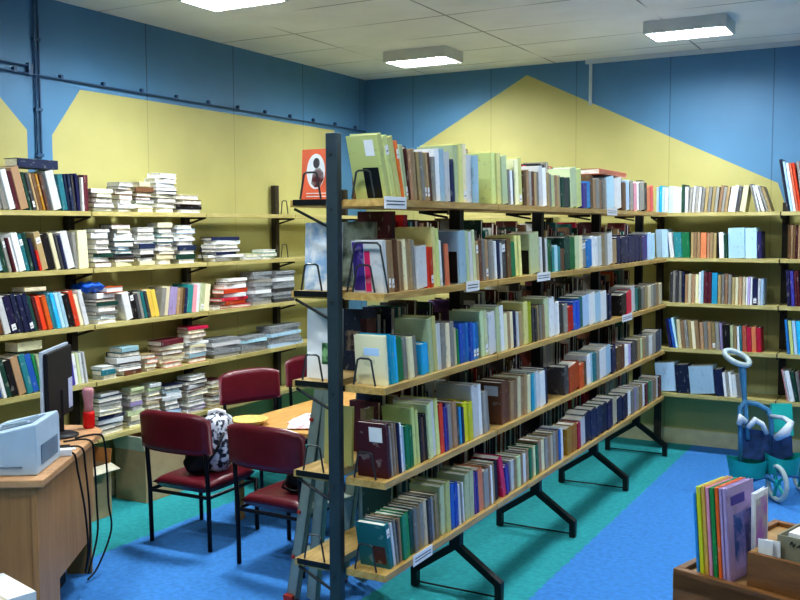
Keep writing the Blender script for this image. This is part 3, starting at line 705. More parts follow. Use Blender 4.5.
# labels: counted among ALL books of the row
rows = {}
for s in SPEC:
    if not s.get('hidden'): rows.setdefault(s['row'], []).append(s)
def size(s):
    if s['h'] > .185: return 'tall '
    if s['h'] < .132: return 'small '
    return 'thin ' if s['t'] < .017 else ('thick ' if s['t'] > .04 else '')
for rw, L_ in rows.items():
    cnt = {}
    for s in L_: cnt.setdefault(s['col'], []).append(s)
    for s in L_:
        k = cnt[s['col']]; i = k.index(s)+1
        if s.get('stack'):
            ft = s['fromtop']; s['label'] = '%s book lying %s the %s' % (s['col'], 'topmost in' if ft == 1 else ordw(ft)+' from top in', rw); continue
        if len(k) == 1: lab = 'the only %s book on the %s' % (s['col'], rw)
        else: lab = '%s%s book, %s of %s %s ones on the %s' % (size(s), s['col'], ordw(i), numw(len(k)), s['col'], rw)
        if len(lab.replace('-', ' ').split()) > 16: lab = lab.replace(' on the ', ', ', 1)
        if len(lab.replace('-', ' ').split()) > 16 and size(s) and lab.startswith(size(s)): lab = lab[len(size(s)):]
        s['label'] = lab
def cover_mb(mb, t, d, h, mi=0, mt=None):
    c = min(.0025, t*.16)
    r = min(.004, t*.25)
    poly = [(0, r), (r*.6, 0), (t-r*.6, 0), (t, r), (t, d), (t-c, d), (t-c, c+r), (c, c+r), (c, d), (0, d)]
    n = len(poly)
    vs = [(p[0], p[1], 0) for p in poly]+[(p[0], p[1], h) for p in poly]
    capf = [(0, 1, 2, 3, 6, 7), (3, 4, 5, 6), (0, 7, 8, 9)]
    fs = [tuple(reversed(q)) for q in capf]+[tuple(n+i for i in q) for q in capf]+[(i, (i+1) % n, n+(i+1) % n, n+i) for i in range(n)]
    mb.add(vs, fs, mi, mt)
def pages_mb(mb, t, d, h, mi=0, mt=None):
    c = min(.0025, t*.16); r = min(.004, t*.25)
    mb.box(c+.0002, t-c-.0002, c+r+.0003, d-.004, .003, h-.004, mi, mt)
mass = MB(); matidx = {}; massm = [M['pages']]
for s in SPEC:
    if id(s) in pick or (s['a'] <= 0 and not s.get('hidden')): continue
    if s['col'] not in matidx: matidx[s['col']] = len(massm); massm.append(MB_[s['col']])
    cover_mb(mass, s['t'], s['d'], s['h'], matidx[s['col']], s['M']); pages_mb(mass, s['t'], s['d'], s['h'], 0, s['M'])
mo = mass.build('distant_books', massm)
tag(mo, 'smaller books packed on the farther shelves and in the stacks', 'book', None, 'stuff')
BOOKS = {}
for s in SPEC:
    if id(s) not in pick: continue
    mb = MB(); cover_mb(mb, s['t'], s['d'], s['h'])
    o = mb.build('book', MB_[s['col']]); o.matrix_world = s['M']
    tag(o, s['label'], 'book', s['group'] if s['group'] != 'x' else 'books in the stacks')
    mb = MB(); pages_mb(mb, s['t'], s['d'], s['h']); mb.build('pages', M['pages'], o)
    s['o'] = o
    if not s.get('stack') and R.random() < .1 and s['t'] > .014 and s['col'] not in ('white', 'pale blue'):
        t = s['t']; z0 = R.choice([.012, .014, s['h']*.7])
        lb = MB().box(t*.16, t*.84, -.0009, -.0002, z0, z0+min(.03, s['h']*.2)).box(t*.3, t*.7, -.0012, -.0009, z0+.010, z0+.013, 1)
        lb.build('spine_label', [M['card'], M['ink']], o)
def book_at(row, col, k=0):
    L_ = [s for s in rows.get(row, []) if s['col'] == col and 'o' in s]
    return L_[k] if len(L_) > k else None
def cover_patch(s, x0, x1, z0, z1, mat, name='cover_panel', label=None):
    """printed panel on the cover that faces the near end (local x = 0)"""
    if s is None: return
    d, h = s['d'], s['h']
    o = MB().box(-.0008, -.0002, d*x0, d*x1, h*z0, h*z1).build(name, mat, s['o'])
    if label: o['label'] = label
nb = ["centre rack %s shelf, near bay" % l for l in LEV]
sb = ["centre rack %s shelf, second bay" % l for l in LEV]
cover_patch(book_at(nb[0], 'yellow-green'), .12, .62, 0.02, .5, M['darksteel'], label='black panel on the cover')
cover_patch(book_at(nb[0], 'yellow-green'), .16, .45, .68, .93, M['card'], 'cover_sticker')
cover_patch(book_at(nb[1], 'white'), .62, .98, .04, .97, MB_['purple'])
cover_patch(book_at(nb[1], 'white'), .42, .6, .02, .8, MB_['magenta'])
cover_patch(book_at(nb[3], 'maroon'), .12, .55, .66, .93, M['card'], 'cover_sticker', 'white catalogue sticker')
cover_patch(book_at(nb[4], 'teal'), .1, .5, .1, .5, MB_['maroon'])
cover_patch(book_at(nb[2], 'cream'), .2, .7, .6, .75, MB_['pale blue'])
cover_patch(book_at(sb[3], 'brown'), .12, .6, .68, .92, M['card'], 'cover_sticker')
cover_patch(book_at(nb[1], 'pale blue'), .06, .98, .02, .62, M['darksteel'], label='black lower half of the cover')
cover_patch(book_at(sb[1], 'pale green'), .06, .96, .02, .6, M['darksteel'], label='black lower half of the cover')

# facing-out books at the near end, on the far side of the rack
def face_book(px0, w, h, y, z, mat, label, lean=.05, t=.012, deco=None, spine=None):
    o = MB()
    mt = Matrix.Translation((px0, y, z+.0006)) @ Matrix.Rotation(-lean, 4, 'X')
    mb = MB().box(0, w, 0, .002, 0, h).box(0, w, t-.002, t, 0, h).box(w-.002, w, .002, t-.002, 0, h)
    o = mb.build('book', mat); o.matrix_world = mt
    MB().box(.003, w-.0025, .0023, t-.0023, .003, h-.003).build('pages', M['pages'], o)
    tag(o, label, 'book', 'books facing out at the near end of the rack')
    if deco: deco(o)
    return o
def deco_portrait(o):
    n = 28; a, b = .036, .058
    MB().add([(.056+a*math.cos(2*PI*i/n), -.0006, .095+b*math.sin(2*PI*i/n)) for i in range(n)], [tuple(range(n))]).build('oval_picture', M['card'], o)
    mb = MB()
    mb.add([(.058+.013*math.cos(2*PI*i/n), -.0010, .122+.017*math.sin(2*PI*i/n)) for i in range(n)], [tuple(range(n))], 1)
    mb.add([(.039, -.0010, .055), (.054, -.0010, .043), (.074, -.0010, .045), (.088, -.0010, .07), (.086, -.0010, .09), (.072, -.0010, .106), (.056, -.0010, .106), (.044, -.0010, .088)], [tuple(range(8))], 0)
    mb.build('portrait', [M['portrait'], MB_['dark grey']], o)
    mb = MB()
    for k in range(2): mb.add([(.02, -.0007, .022-k*.01), (.13, -.0007, .022-k*.01), (.13, -.0007, .025-k*.01), (.02, -.0007, .025-k*.01)], [(0, 1, 2, 3)])
    mb.build('print_line', M['card'], o)
face_book(-1.815, .145, .168, 2.60, ZS[0], plain('orange_cover', 'e8714e', .5), 'orange booklet with an oval portrait behind the rack\'s near post', .06, .008, deco_portrait)
face_book(-1.806, .14, .222, 2.60, ZS[1], M['bluewhite'], 'large blue and white printed book behind the near post, second shelf', .05)
def deco_green(o): MB().box(.06, .135, -.001, -.0003, .05, .12).build('cover_picture', M['greenpic'], o)
face_book(-1.80, .135, .235, 2.60, ZS[2], M['card'], 'tall white book with a green picture behind the near post, third shelf', .03, .012, deco_green)
face_book(-1.775, .11, .2, 2.66, ZS[3], MB_['yellow-green'], 'tall yellow-green book standing behind the near post, fourth shelf', .05)
face_book(-1.625, .022, .2, 2.66, ZS[2], MB_['maroon'], 'narrow dark red book beside the near post, third shelf', .0, .06)
def deco_navy(o):
    MB().box(.02, .1, -.001, -.0003, .07, .14).build('cover_picture', mottled('dark_picture', '2a1a20', '8a7a70', 40), o)
face_book(-1.79, .13, .215, 2.80, ZS[2], MB_['navy'], 'navy picture-cover book behind the cream book, third shelf', .02, .02, deco_navy)
face_book(-1.80, .145, .225, 2.80, ZS[1], mottled('picture_cover', '33403c', '9aa69a', 14), 'large grey-green picture book behind the wire bookends, second shelf', .02, .02)
face_book(-1.80, .14, .262, 2.93, ZS[1], MB_['maroon'], 'tall dark red volume showing above the tan books, second shelf', .0, .03)
face_book(-1.80, .15, .25, 3.0, ZS[1], MB_['red'], 'tall red volume behind the dark red one, second shelf', .0, .03)
face_book(-1.628, .022, .2, 2.66, ZS[3], MB_['tan'], 'tan book standing beside the near post, fourth shelf', .0, .05)

o = MB().lathe([(.036, 0), (.039, .003), (.046, .17), (.053, .172), (.054, .2), (.049, .2), (.044, .165), (.034, .012)], 0, 0, 24).build('plastic_pot', plain('purple_plastic', '6a4a88', .4), None, True)
o.location = (-1.735, POTY, ZS[2]+.001); tag(o, 'purple plastic pot standing behind the blue books on the rack third shelf', 'pot')
# flat books lying on top of rows of the left wall (they rest on the standing books)
def flat_on(px0, px1, li, rowh, col, label, t=.022, d=.1, tilt=0):
    ya, yb = yof(px0, ZS[li], XF-.02), yof(px1, ZS[li], XF-.02)
    wl = yb-ya
    mb = MB(); cover_mb(mb, t, d, wl); o = mb.build('book', MB_[col])
    o.matrix_world = lying((ya+yb)/2, ZS[li]+rowh, wl, t, d, .012, 'spine', 0)
    mb = MB(); pages_mb(mb, t, d, wl); mb.build('pages', M['pages'], o)
    tag(o, label, 'book', 'books laid over the standing rows')
flat_on(20, 60, 0, .2035, 'navy', 'long navy volume lying across the tops of the standing books on the top wall shelf', .045)
flat_on(27, 48, 2, .195, 'cream', 'cream book lying across the tops of the orange and navy books', .02)
flat_on(20, 44, 3, .209, 'cream', 'cream paper-bound volume lying over the teal books beside the monitor', .045)
y0, y1 = yof(604, ZS[0]+.18), yof(630, ZS[0]+.18)
mb = MB(); cover_mb(mb, .028, .12, y1-y0); o = mb.build('book', MB_['salmon'])
o.matrix_world = Matrix.Translation((XR-.02, y1, ZS[0]+.182)) @ Matrix(((0, -1, 0, 0), (0, 0, -1, 0), (1, 0, 0, 0), (0, 0, 0, 1)))
mb = MB(); pages_mb(mb, .028, .12, y1-y0); mb.build('pages', M['pages'], o)
tag(o, 'salmon pink volume lying across the top row of the centre rack, second-last bay', 'book', 'books laid over the standing rows')
# orange-white books and blue bag on the pile
ya, yb = yof(94, ZS[2], XF), yof(124, ZS[2], XF)
mb = MB()
def bagfn(u, v, s):
    k = ((1-abs(u)**3)*(1-abs(v)**3))
    return ((v*.055), u*.075, .026+s*.028*max(k, 0)**.5+.004*math.sin(9*u+4*v))
bo = MB().pillow(bagfn).build('plastic_bag', M['bluebag'], None, True)
bo.location = (XF-.075, yof(99, ZS[2], XF), zb+.007); tag(bo, 'crumpled blue plastic bag on a stack of books on the third wall shelf', 'bag')
mb = MB(); cover_mb(mb, .03, .11, .13); o = mb.build('book', MB_['orange']); o.matrix_world = lying(yof(116, ZS[2], XF), zb+.001, .13, .03, .09, .012, 'fore', .1)
mb = MB(); pages_mb(mb, .03, .11, .13); mb.build('pages', M['card'], o); tag(o, 'orange book with white pages lying beside the blue bag', 'book')

# ------------------------------------------------------------------ chairs
def make_chair(label, loc, rz):
    t = thing('chair', label, 'chair', loc, rz, 'burgundy vinyl chairs round the reading table')
    w = .175
    for s in (-1, 1):
        MB().tube([(s*w, -.185, .004), (s*w, -.19, .28), (s*w, -.20, .40), (s*w, -.212, .58)], .0105).build('leg', M['chairsteel'], t, True)
        MB().tube([(s*w, .185, .004), (s*w, .18, .262)], .0105).build('leg', M['chairsteel'], t, True)
    MB().tube([(-w, -.19, .255), (w, -.19, .255), (w, .18, .255), (-w, .18, .255)], .009, 8, 0, True).build('seat_frame', M['chairsteel'], t)
    def seat(u, v, s):
        k = max((1-abs(u)**7)*(1-abs(v)**7), 0)**.5
        return (u*.168*(1-.06*max(v, 0)**6), v*.19+.01, .29+s*.032*k+(.008*(1-u*u)*(1-v*v) if s > 0 else 0))
    MB().pillow(seat, 18, 18).build('seat', M['vinyl'], t, True)
    def back(u, v, s):
        k = max((1-abs(u)**8)*(1-abs(v)**8), 0)**.5
        hh = .103*(1-.30*u**4) if v > 0 else .098*(1-.12*u**6)
        z = .552+v*hh
        y = -.195-.03*(1-u*u)-(z-.45)*.08
        return (u*.212, y+s*.02*k, z)
    MB().pillow(back, 20, 12).build('backrest', M['vinyl'], t, True)
    return t
chA = make_chair('burgundy vinyl chair with a patterned bag on its seat, its back to the camera', (-3.04, 3.51, 0), .03)
chB = copy_tree(chA); chB.location = (-2.465, 3.455, 0); chB.rotation_euler = (0, 0, -.02); chB['label'] = 'burgundy vinyl chair beside the ladder with a round straw tray behind its back'
chC = copy_tree(chA); chC.location = (-3.33, 4.42, .0); chC.rotation_euler = (0, 0, -PI/2-.35); chC['label'] = 'burgundy vinyl chair across the table, between it and the wall shelving'
chD = copy_tree(chA); chD.location = (-3.36, 5.12, .0); chD.rotation_euler = (0, 0, -PI/2-.35); chD['label'] = 'burgundy vinyl chair by the back end of the table, half hidden by the rack post'
# reading table
TX0, TX1, TY0, TY1, TZ = -3.10, -2.16, 3.76, 4.85, .50
tb = thing('reading_table', 'wooden reading table between the burgundy chairs, papers on top', 'table', (TX0, TY0, 0))
MB().box(0, TX1-TX0, 0, TY1-TY0, TZ-.025, TZ).build('table_top', M['tablewood'], tb, bevel=.004)
for a in (.04, TX1-TX0-.04):
    for b in (.04, TY1-TY0-.04): MB().box(a-.018, a+.018, b-.018, b+.018, 0, TZ-.025).build('leg', M['tablewood'], tb)
for i, (x, y, r, mt, lab) in enumerate(((-2.78, 4.06, .2, M['whitepink'], 'pink and white printed sheet on the table near the straw tray'), (-2.74, 4.22, -.4, M['card'], 'plain white sheet on the far part of the reading table'), (-2.72, 3.93, .5, M['whitepink'], 'pink and white printed sheet at the ladder side of the table'))):
    o = MB().box(-.09, .09, -.125, .125, 0, .003).build('paper_sheet', mt); o.location = (x, y, TZ+.001+i*.0032); o.rotation_euler = (0, 0, r); tag(o, lab, 'paper')
o = MB().lathe([(.03, .0), (.065, .006), (.085, .022), (.096, .030), (.099, .028), (.088, .016), (.066, 0.0035), (.03, .0015)], 0, 0, 28).build('straw_tray', M['straw'], None, True)
o = o; o.location = (-2.99, 3.80, TZ+.001); tag(o, 'round woven straw tray on the reading table behind a chair back', 'tray')
# patterned bag on chair A
def lump(sx, sy, h, top, seed):
    rr = random.Random(seed); ph = [rr.uniform(0, 6) for _ in range(6)]
    n, mrows = 24, 12; prof = MB(); vs = []; fs = []
    for j in range(mrows+1):
        v = j/mrows; k = (1-(1-v)**6*.35)*(1-(1-top)*v**2.2)
        if v > .9: k *= (1-((v-.9)/.1)**2*.6)
        for i in range(n):
            a = 2*PI*i/n; ca, sa = math.cos(a), math.sin(a)
            q = (abs(ca)**3+abs(sa)**3)**(-1/3)
            w = 1+.07*math.sin(3*a+ph[0]+5*v)+.05*math.sin(7*a+ph[1]-9*v)
            vs.append((ca*q*sx*k*w, sa*q*sy*k*w, v*h+.006*math.sin(5*a+ph[2])*v))
    for j in range(mrows):
        for i in range(n): fs.append((j*n+i, j*n+(i+1) % n, (j+1)*n+(i+1) % n, (j+1)*n+i))
    fs += [tuple(reversed(range(n))), tuple(mrows*n+i for i in range(n))]
    return prof.add(vs, fs)
bg = lump(.075, .1, .27, .75, 3).build('shoulder_bag', M['pattern'], None, True); bg.location = (-2.985, 3.54, .3325); bg.rotation_euler = (0, .03, .4)
o = lump(.065, .05, .1, .85, 8).build('side_pocket', M['blackbag'], bg, True); o.location = (-.07, -.075, .0)
tag(bg, 'black and white patterned bag standing on a burgundy chair seat', 'bag')
MB().tube([(.06, -.09, .2), (.03, -.115, .12), (-.02, -.12, .04), (-.06, -.1, .01)], .007, 6).build('strap', M['blackbag'], bg, True)
MB().tube([(-.04, -.02, .255), (-.035, -.02, .28), (0, -.01, .29), (.03, 0, .28), (.035, 0, .255)], .009, 6).build('handle', M['card'], bg, True)
o = lump(.07, .06, .085, .8, 5).build('black_bag', M['blackbag'], None, True); o.location = (-2.42, 3.44, .3325); o.rotation_euler = (0, 0, .4); tag(o, 'small black bag lying on the seat of the chair beside the ladder', 'bag')
MB().tube([(-.06, -.05, .05), (-.07, -.06, .02), (-.02, -.075, .008), (.04, -.07, .01)], .005, 6).build('strap', M['blackbag'], o, True)

# ------------------------------------------------------------------ step ladder beside the near post
ld = thing('step_ladder', 'grey aluminium step ladder leaning behind the near post of the rack', 'ladder', (0, 0, 0))
OFF = Vector((.06, .27, 0))
la = at(291, 601, 2, 0); lb_ = la+OFF
ta = at(322, 372, 2, .95); tb_ = ta+OFF*.85
ra = at(311, 604, 2, 0); rta = ta+Vector((.035, -.01, -.03))
def rail(p, q):
    ax = (q-p).normalized(); side = (lb_-la).normalized(); nn = ax.cross(side).normalized()
    mt = Matrix.Identity(4)
    for i in range(3): mt[i][0] = side[i]; mt[i][1] = nn[i]; mt[i][2] = ax[i]; mt[i][3] = p[i]
    L_ = (q-p).length
    return MB().box(-.003, .003, -.026, .026, 0.02, L_, 0, mt).box(-.003, .022, -.026, -.022, 0.02, L_, 0, mt).box(-.003, .022, .022, .026, 0.02, L_, 0, mt)
r1 = rail(la, ta).build('rail', M['alu'], ld); r2 = rail(lb_, tb_).build('rail', M['alu'], ld)
for p in (la, lb_): MB().box(p.x-.02, p.x+.022, p.y-.025, p.y+.025, .001, .03).build('foot', M['redtip'], ld)
for k in range(4):
    f = .2+.2*k
    a = la.lerp(ta, f); b = lb_.lerp(tb_, f)
    dv = (b-a).normalized(); nn = Vector((-dv.y, dv.x, 0))
    mb = MB()
    vs = [tuple(p+nn*s*.03+Vector((0, 0, z))) for z in (0, .018) for p in (a, b) for s in (-1, 1)]
    mb.add(vs, [(0, 1, 3, 2), (4, 6, 7, 5), (0, 2, 6, 4), (2, 3, 7, 6), (3, 1, 5, 7), (1, 0, 4, 5)])
    mb.build('step', M['alu'], ld)
    MB().tube([a-dv*.012+nn*.015, a-dv*.004+nn*.015], .008, 8).build('rivet', M['redtip'], ld)
for k, (p, q) in enumerate(((ra, rta), (ra+OFF, rta+OFF*.85))): rail(p, q).build('rear_leg', M['alu'], ld)
MB().box(-.01, (tb_-ta).length+.03, -.05, .03, 0, .02, 0, Matrix.Translation((ta.x, ta.y, ta.z)) @ Matrix.Rotation(math.atan2((tb_-ta).y, (tb_-ta).x), 4, 'Z')).build('top_cap', M['alu'], ld)

# ------------------------------------------------------------------ cartons under the wall shelving
def carton(x0, x1, y0, y1, h, label, flaps, mat='carton'):
    o = thing('carton', label, 'box', ((x0+x1)/2, (y0+y1)/2, 0.001), 0, 'cartons on the floor under the wall shelving')
    a, b = (x1-x0)/2, (y1-y0)/2; t = .005
    MB().box(-a, a, -b, b, 0, t).box(-a, -a+t, -b, b, t, h).box(a-t, a, -b, b, t, h).box(-a+t, a-t, -b, -b+t, t, h).box(-a+t, a-t, b-t, b, t, h).build('carton_body', M[mat], o)
    for (sd, ang, ln, mm) in flaps:
        mb = MB()
        if sd == 'x+': mt = Matrix.Translation((a, 0, h)) @ Matrix.Rotation(-ang, 4, 'Y'); mb.box(-t, 0, -b, b, 0, ln, 0, mt)
        elif sd == 'x-': mt = Matrix.Translation((-a, 0, h)) @ Matrix.Rotation(-ang, 4, 'Y'); mb.box(0, t, -b, b, 0, ln, 0, mt)
        elif sd == 'y+': mt = Matrix.Translation((0, b, h)) @ Matrix.Rotation(ang, 4, 'X'); mb.box(-a, a, -t, 0, 0, ln, 0, mt)
        else: mt = Matrix.Translation((0, -b, h)) @ Matrix.Rotation(ang, 4, 'X'); mb.box(-a, a, 0, t, 0, ln, 0, mt)
        mb.build('flap', M[mm], o)
    return o
carton(-3.88, -3.69, 3.32, 3.53, .275, 'tall open carton with folded-out flap, beside the desk', [('x+', -1.9, .07, 'cartonpale'), ('y+', -.15, .075, 'cartonin'), ('x-', .1, .07, 'cartonin')])
carton(-3.905, -3.68, 3.77, 4.14, .285, 'brown carton with one flap standing up, under the shelving behind a chair', [('y-', .35, .09, 'cartonpale'), ('y+', -1.9, .09, 'carton'), ('x-', .2, .07, 'carton')])
carton(-3.905, -3.70, 4.46, 4.80, .26, 'brown carton under the shelving beside the far chair', [('y-', 1.9, .09, 'carton'), ('y+', -1.9, .09, 'carton')])

# ------------------------------------------------------------------ desk and what stands on it
DZ = .62
P2 = Vector((-2.685, 2.253)); d1 = Vector((-.532, .847)); d2 = Vector((.847, .532))
ang = math.atan2(d2.y, d2.x)
desk = thing('desk', 'wood-veneer desk with a rounded end, printer and monitor on top', 'desk', (P2.x, P2.y, 0), ang)
# local: x along d2 (towards camera right), y along d1 (away)
def arc(cx, cy, r, a0, a1, n=8): return [(cx+r*math.cos(a0+(a1-a0)*i/n), cy+r*math.sin(a0+(a1-a0)*i/n)) for i in range(n+1)]
top = [(0.0, 0), ]+arc(-.17, .78, .17, 0, PI/2, 10)+[(-.55, .95), (-.55, .5), (-.95, .5), (-.95, 0)]
MB().prism(top, DZ-.028, DZ).build('desk_top', M['desktop'], desk, bevel=.004)
# side panel with a slanted lower corner, modesty front and inner support
mb = MB(); pts = [(.02, .0), (.245, 0.0), (.25, .172), (.65, .182), (.76, .30), (.76, DZ-.029), (.02, DZ-.029)]
n = len(pts)
mb.add([(-.03, p[0], p[1]) for p in pts]+[(-.05, p[0], p[1]) for p in pts], [tuple(range(n)), tuple(reversed(range(n, 2*n)))]+[(i, n+i, n+(i+1) % n, (i+1) % n) for i in range(n)])
mb.build('side_panel', M['deskwood'], desk)
MB().box(-.95, -.05, .03, .05, 0, DZ-.029).build('front_panel', M['deskwood'], desk)
MB().box(-.16, -.052, .765, .785, 0, DZ-.029).build('end_support', plain('support_tan', '9a7a4c', .6), desk)
MB().box(-.54, -.52, .55, .93, 0, DZ-.029).build('end_support', M['deskwood'], desk)
o = MB().box(-.085, .085, -.17, .17, 0, .34).box(-.08, .08, -.174, -.17, .01, .33).build('computer_tower', M['blackbag']); o.location = (P2+d1*.5-d2*.22).to_3d()+Vector((0, 0, .001)); o.rotation_euler = (0, 0, ang)
tag(o, 'black computer tower on the floor under the desk', 'computer')
def ondesk(lx, ly, z=0): v = P2+d2*lx+d1*ly; return Vector((v.x, v.y, DZ+z))
# printer
pr = thing('printer', 'pale blue-grey desktop printer with a sloping lid at the corner of the desk', 'printer', ondesk(-.038, .055, .001), ang)
pw = .34; th_ = math.atan2(.105, pw)
pb = MB(); pv = [(-pw, 0, 0), (0, 0, 0), (0, .28, 0), (-pw, .28, 0), (-pw, 0, .078), (-pw*.55, 0, .142), (0, 0, .186), (0, .26, .188), (0, .28, .17), (-pw*.55, .27, .148), (-pw, .27, .083)]
pb.add(pv, [(3, 2, 1, 0), (0, 1, 6, 5, 4), (1, 2, 8, 7, 6), (2, 3, 10, 9, 7, 8), (3, 0, 4, 10), (4, 5, 9, 10), (5, 6, 7, 9)])
pb.build('printer_body', M['printer'], pr, bevel=.006)
tm = Matrix.Translation((0, 0, .186)) @ Matrix.Rotation(-math.atan2(.044, pw*.55), 4, 'Y')
MB().box(-.17, -.03, .05, .21, .001, .004, 0, tm).build('paper_tray', M['printerdark'], pr)
for q in (-.4, .25): MB().box(-.06, .06, -.006, .006, .0045, .012, 0, tm @ Matrix.Translation((-.10, .13+q*.1, 0)) @ Matrix.Rotation(q, 4, 'Z')).build('paper_guide', M['printer'], pr)
MB().box(.0005, .003, .05, .24, .03, .1).build('vent_panel', M['printerdark'], pr)
MB().box(-.30, -.05, -.003, -.0005, .03, .034).build('seam', M['printerdark'], pr)
# monitor seen from behind
mo_ = thing('monitor', 'flat computer monitor seen from behind, dark back and pale rim', 'monitor', ondesk(-.155, .715, .001), 0)
MB().lathe([(.078, 0), (.078, .006), (.055, .014), (.02, .02)], 0, 0, 28).build('base', M['screenback'], mo_, True)
MB().box(-.016, .016, -.014, .014, .02, .2).build('neck', M['screenback'], mo_, bevel=.004)
A = at(43, 407, 2, 0)  # direction only
rs = ang-PI/2
scr = MB(); mt = Matrix.Rotation(rs, 4, 'Z') @ Matrix.Diagonal((1, -1, 1, 1)) @ Matrix.Translation((0, .018, .07))
sb_ = MB().box(-.18, .18, -.012, .0, 0, .31, 0, mt); sb_.build('bezel', M['bezel'], mo_)
MB().box(-.17, .17, -.03, -.0122, .008, .302, 0, mt).build('back_cover', M['screenback'], mo_, bevel=.005)
MB().box(-.165, .165, .0003, .001, .02, .29, 0, mt).build('screen', M['screenback'], mo_)
MB().box(-.16, -.10, -.0315, -.0302, .03, .16, 0, mt).build('sticker', plain('sticker_lilac', 'b9bfe0', .6), mo_)
# bottle
bt = thing('bottle', 'pink plastic bottle with a red lower half at the far end of the desk', 'bottle', ondesk(-.075, .875, .001))
MB().lathe([(.023, 0), (.026, .01), (.026, .06), (.023, .075)], 0, 0, 20).build('bottle_base', M['redliquid'], bt, True)
MB().lathe([(.023, .0752), (.019, .10), (.021, .13), (.026, .155), (.025, .17), (.02, .178)], 0, 0, 20).build('bottle_top', M['pinkplastic'], bt, True)
for (lx, ly, mt, nm, lab, sz) in ((-.035, .36, M['card'], 'power_adapter', 'white power adapter on the desk edge behind the printer', (.03, .02, .025)), (-.07, .43, M['blackbag'], 'power_adapter', 'black power adapter on the desk between printer and monitor', (.04, .025, .02)), (-.05, .47, M['card'], 'paper_card', 'small white paper card on the desk beside the monitor base', (.03, .03, .004))):
    o = MB().box(-sz[0], sz[0], -sz[1], sz[1], 0, sz[2]).build(nm, mt, bevel=.002); o.location = ondesk(lx, ly, .001); o.rotation_euler = (0, 0, ang+.3); tag(o, lab, 'adapter' if 'adapter' in nm else 'paper')
def cable(pts, lab, r=.004):
    P = [ondesk(a, b, c-DZ) for a, b, c in pts]
    # smooth with Catmull-Rom
    out = []
    for i in range(len(P)-1):
        p0, p1, p2, p3 = P[max(i-1, 0)], P[i], P[i+1], P[min(i+2, len(P)-1)]
        for k in range(6):
            t = k/6
            out.append(.5*((2*p1)+(-p0+p2)*t+(2*p0-5*p1+4*p2-p3)*t*t+(-p0+3*p1-3*p2+p3)*t**3))
    out.append(P[-1])
    tag(MB().tube(out, r, 6).build('cable', M['rubber'], None, True), lab, 'cable', 'black cables hanging down the desk side')
cable([(-.06, .36, DZ+.006), (.0, .37, DZ+.006), (.012, .38, .55), (.012, .46, .38), (.01, .5, .2), (-.015, .54, .09)], 'black cable hanging down the desk side, first from the printer')
cable([(-.08, .46, DZ+.006), (.002, .47, DZ+.006), (.014, .48, .54), (.014, .52, .36), (.012, .52, .2), (-.02, .56, .08)], 'black cable hanging down the desk side, second from the printer')
cable([(-.1, .58, DZ+.006), (.0, .60, DZ+.006), (.014, .61, .55), (.012, .64, .35), (.0, .68, .2), (-.02, .60, .06)], 'black cable hanging near the curved desk end, third from the printer')
cable([(-.07, .64, DZ+.006), (.0, .70, DZ+.008), (.028, .72, .60), (.022, .78, .45), (.02, .80, .3), (.028, .80, .18), (-.01, .72, .05), (-.04, .66, .012)], 'black cable hanging past the rounded desk end, last from the printer', .0045)
o = MB().box(-.12, .12, -.1, .1, 0, .34).box(-.122, .122, -.005, .005, .3405, .342, 1).build('carton', [M['card'], M['cartonpale']]); o.location = (-2.60, 1.955, .001); o.rotation_euler = (0, 0, -.25); tag(o, 'white carton in front of the desk at the bottom corner of the photo', 'box')

# ------------------------------------------------------------------ low table with picture books and box (near the camera)
CZ = .66
ca = math.radians(-17)
ct = thing('display_table', 'low brown wooden table holding picture books and a wooden tray box', 'table', (-.521, 2.32, 0), ca)
MB().box(0, .62, 0, .56, CZ-.05, CZ-.012).build('table_top', M['oaktop'], ct)
rim = MB().box(0, .62, 0, .02, CZ-.13, CZ).box(0, .02, .0205, .56, CZ-.13, CZ).box(.0205, .62, .54, .56, CZ-.13, CZ).box(.60, .62, .0205, .5395, CZ-.13, CZ)
rim.build('rim', M['oak'], ct, bevel=.002)
MB().box(.015, .605, .022, .037, .02, CZ-.131).build('front_board', M['oak'], ct)
MB().box(.022, .037, .038, .53, .02, CZ-.131).build('side_board', M['oak'], ct)
for a in (.04, .58):
    for b in (.06, .52): MB().box(a-.02, a+.02, b-.02, b+.02, 0, CZ-.131).build('leg', M['oak'], ct)
def inct(lx, ly, z): c, s = math.cos(ca), math.sin(ca); return Vector((-.521+lx*c-ly*s, 2.32+lx*s+ly*c, z))
PB = [('blue', .008, .2, 'dark blue'), ('lime', .013, .217, 'lime green'), ('yellow', .011, .222, 'yellow'), ('pink', .010, .22, 'pink'), ('green', .013, .222, 'green'), ('orange', .010, .225, 'orange'), ('lilac', .008, .224, 'thin lilac'), ('lilac', .011, .226, 'lilac')]
x = .046; th = math.radians(4.5)
for i, (c, t, h, nm) in enumerate(PB):
    mb = MB(); cover_mb(mb, t, .14, h); o = mb.build('picture_book', MB_[c])
    o.matrix_world = Matrix.Translation(inct(x, .032, CZ-.0115)) @ Matrix.Rotation(ca, 4, 'Z') @ Matrix.Rotation(-th, 4, 'Y')
    mb = MB(); pages_mb(mb, t, .14, h); mb.build('pages', M['card'], o)
    tag(o, '%s spined picture book, %s in the row standing on the brown display table' % (nm, ordw(i+1) if i < 7 else 'outermost, cover showing,'), 'book', 'picture books on the brown display table')
    if i == 7:
        t_ = t
        MB().box(t_+.0002, t_+.0008, .02, .09, h*.80, h*.9).build('title_patch', MB_['purple'], o)
        MB().box(t_+.0002, t_+.0008, .03, .13, h*.1, h*.7).build('cover_picture', mottled('lilac_picture', '3a5fa8', 'b9a8e0', 20), o)
    x += t/math.cos(th)+.0006
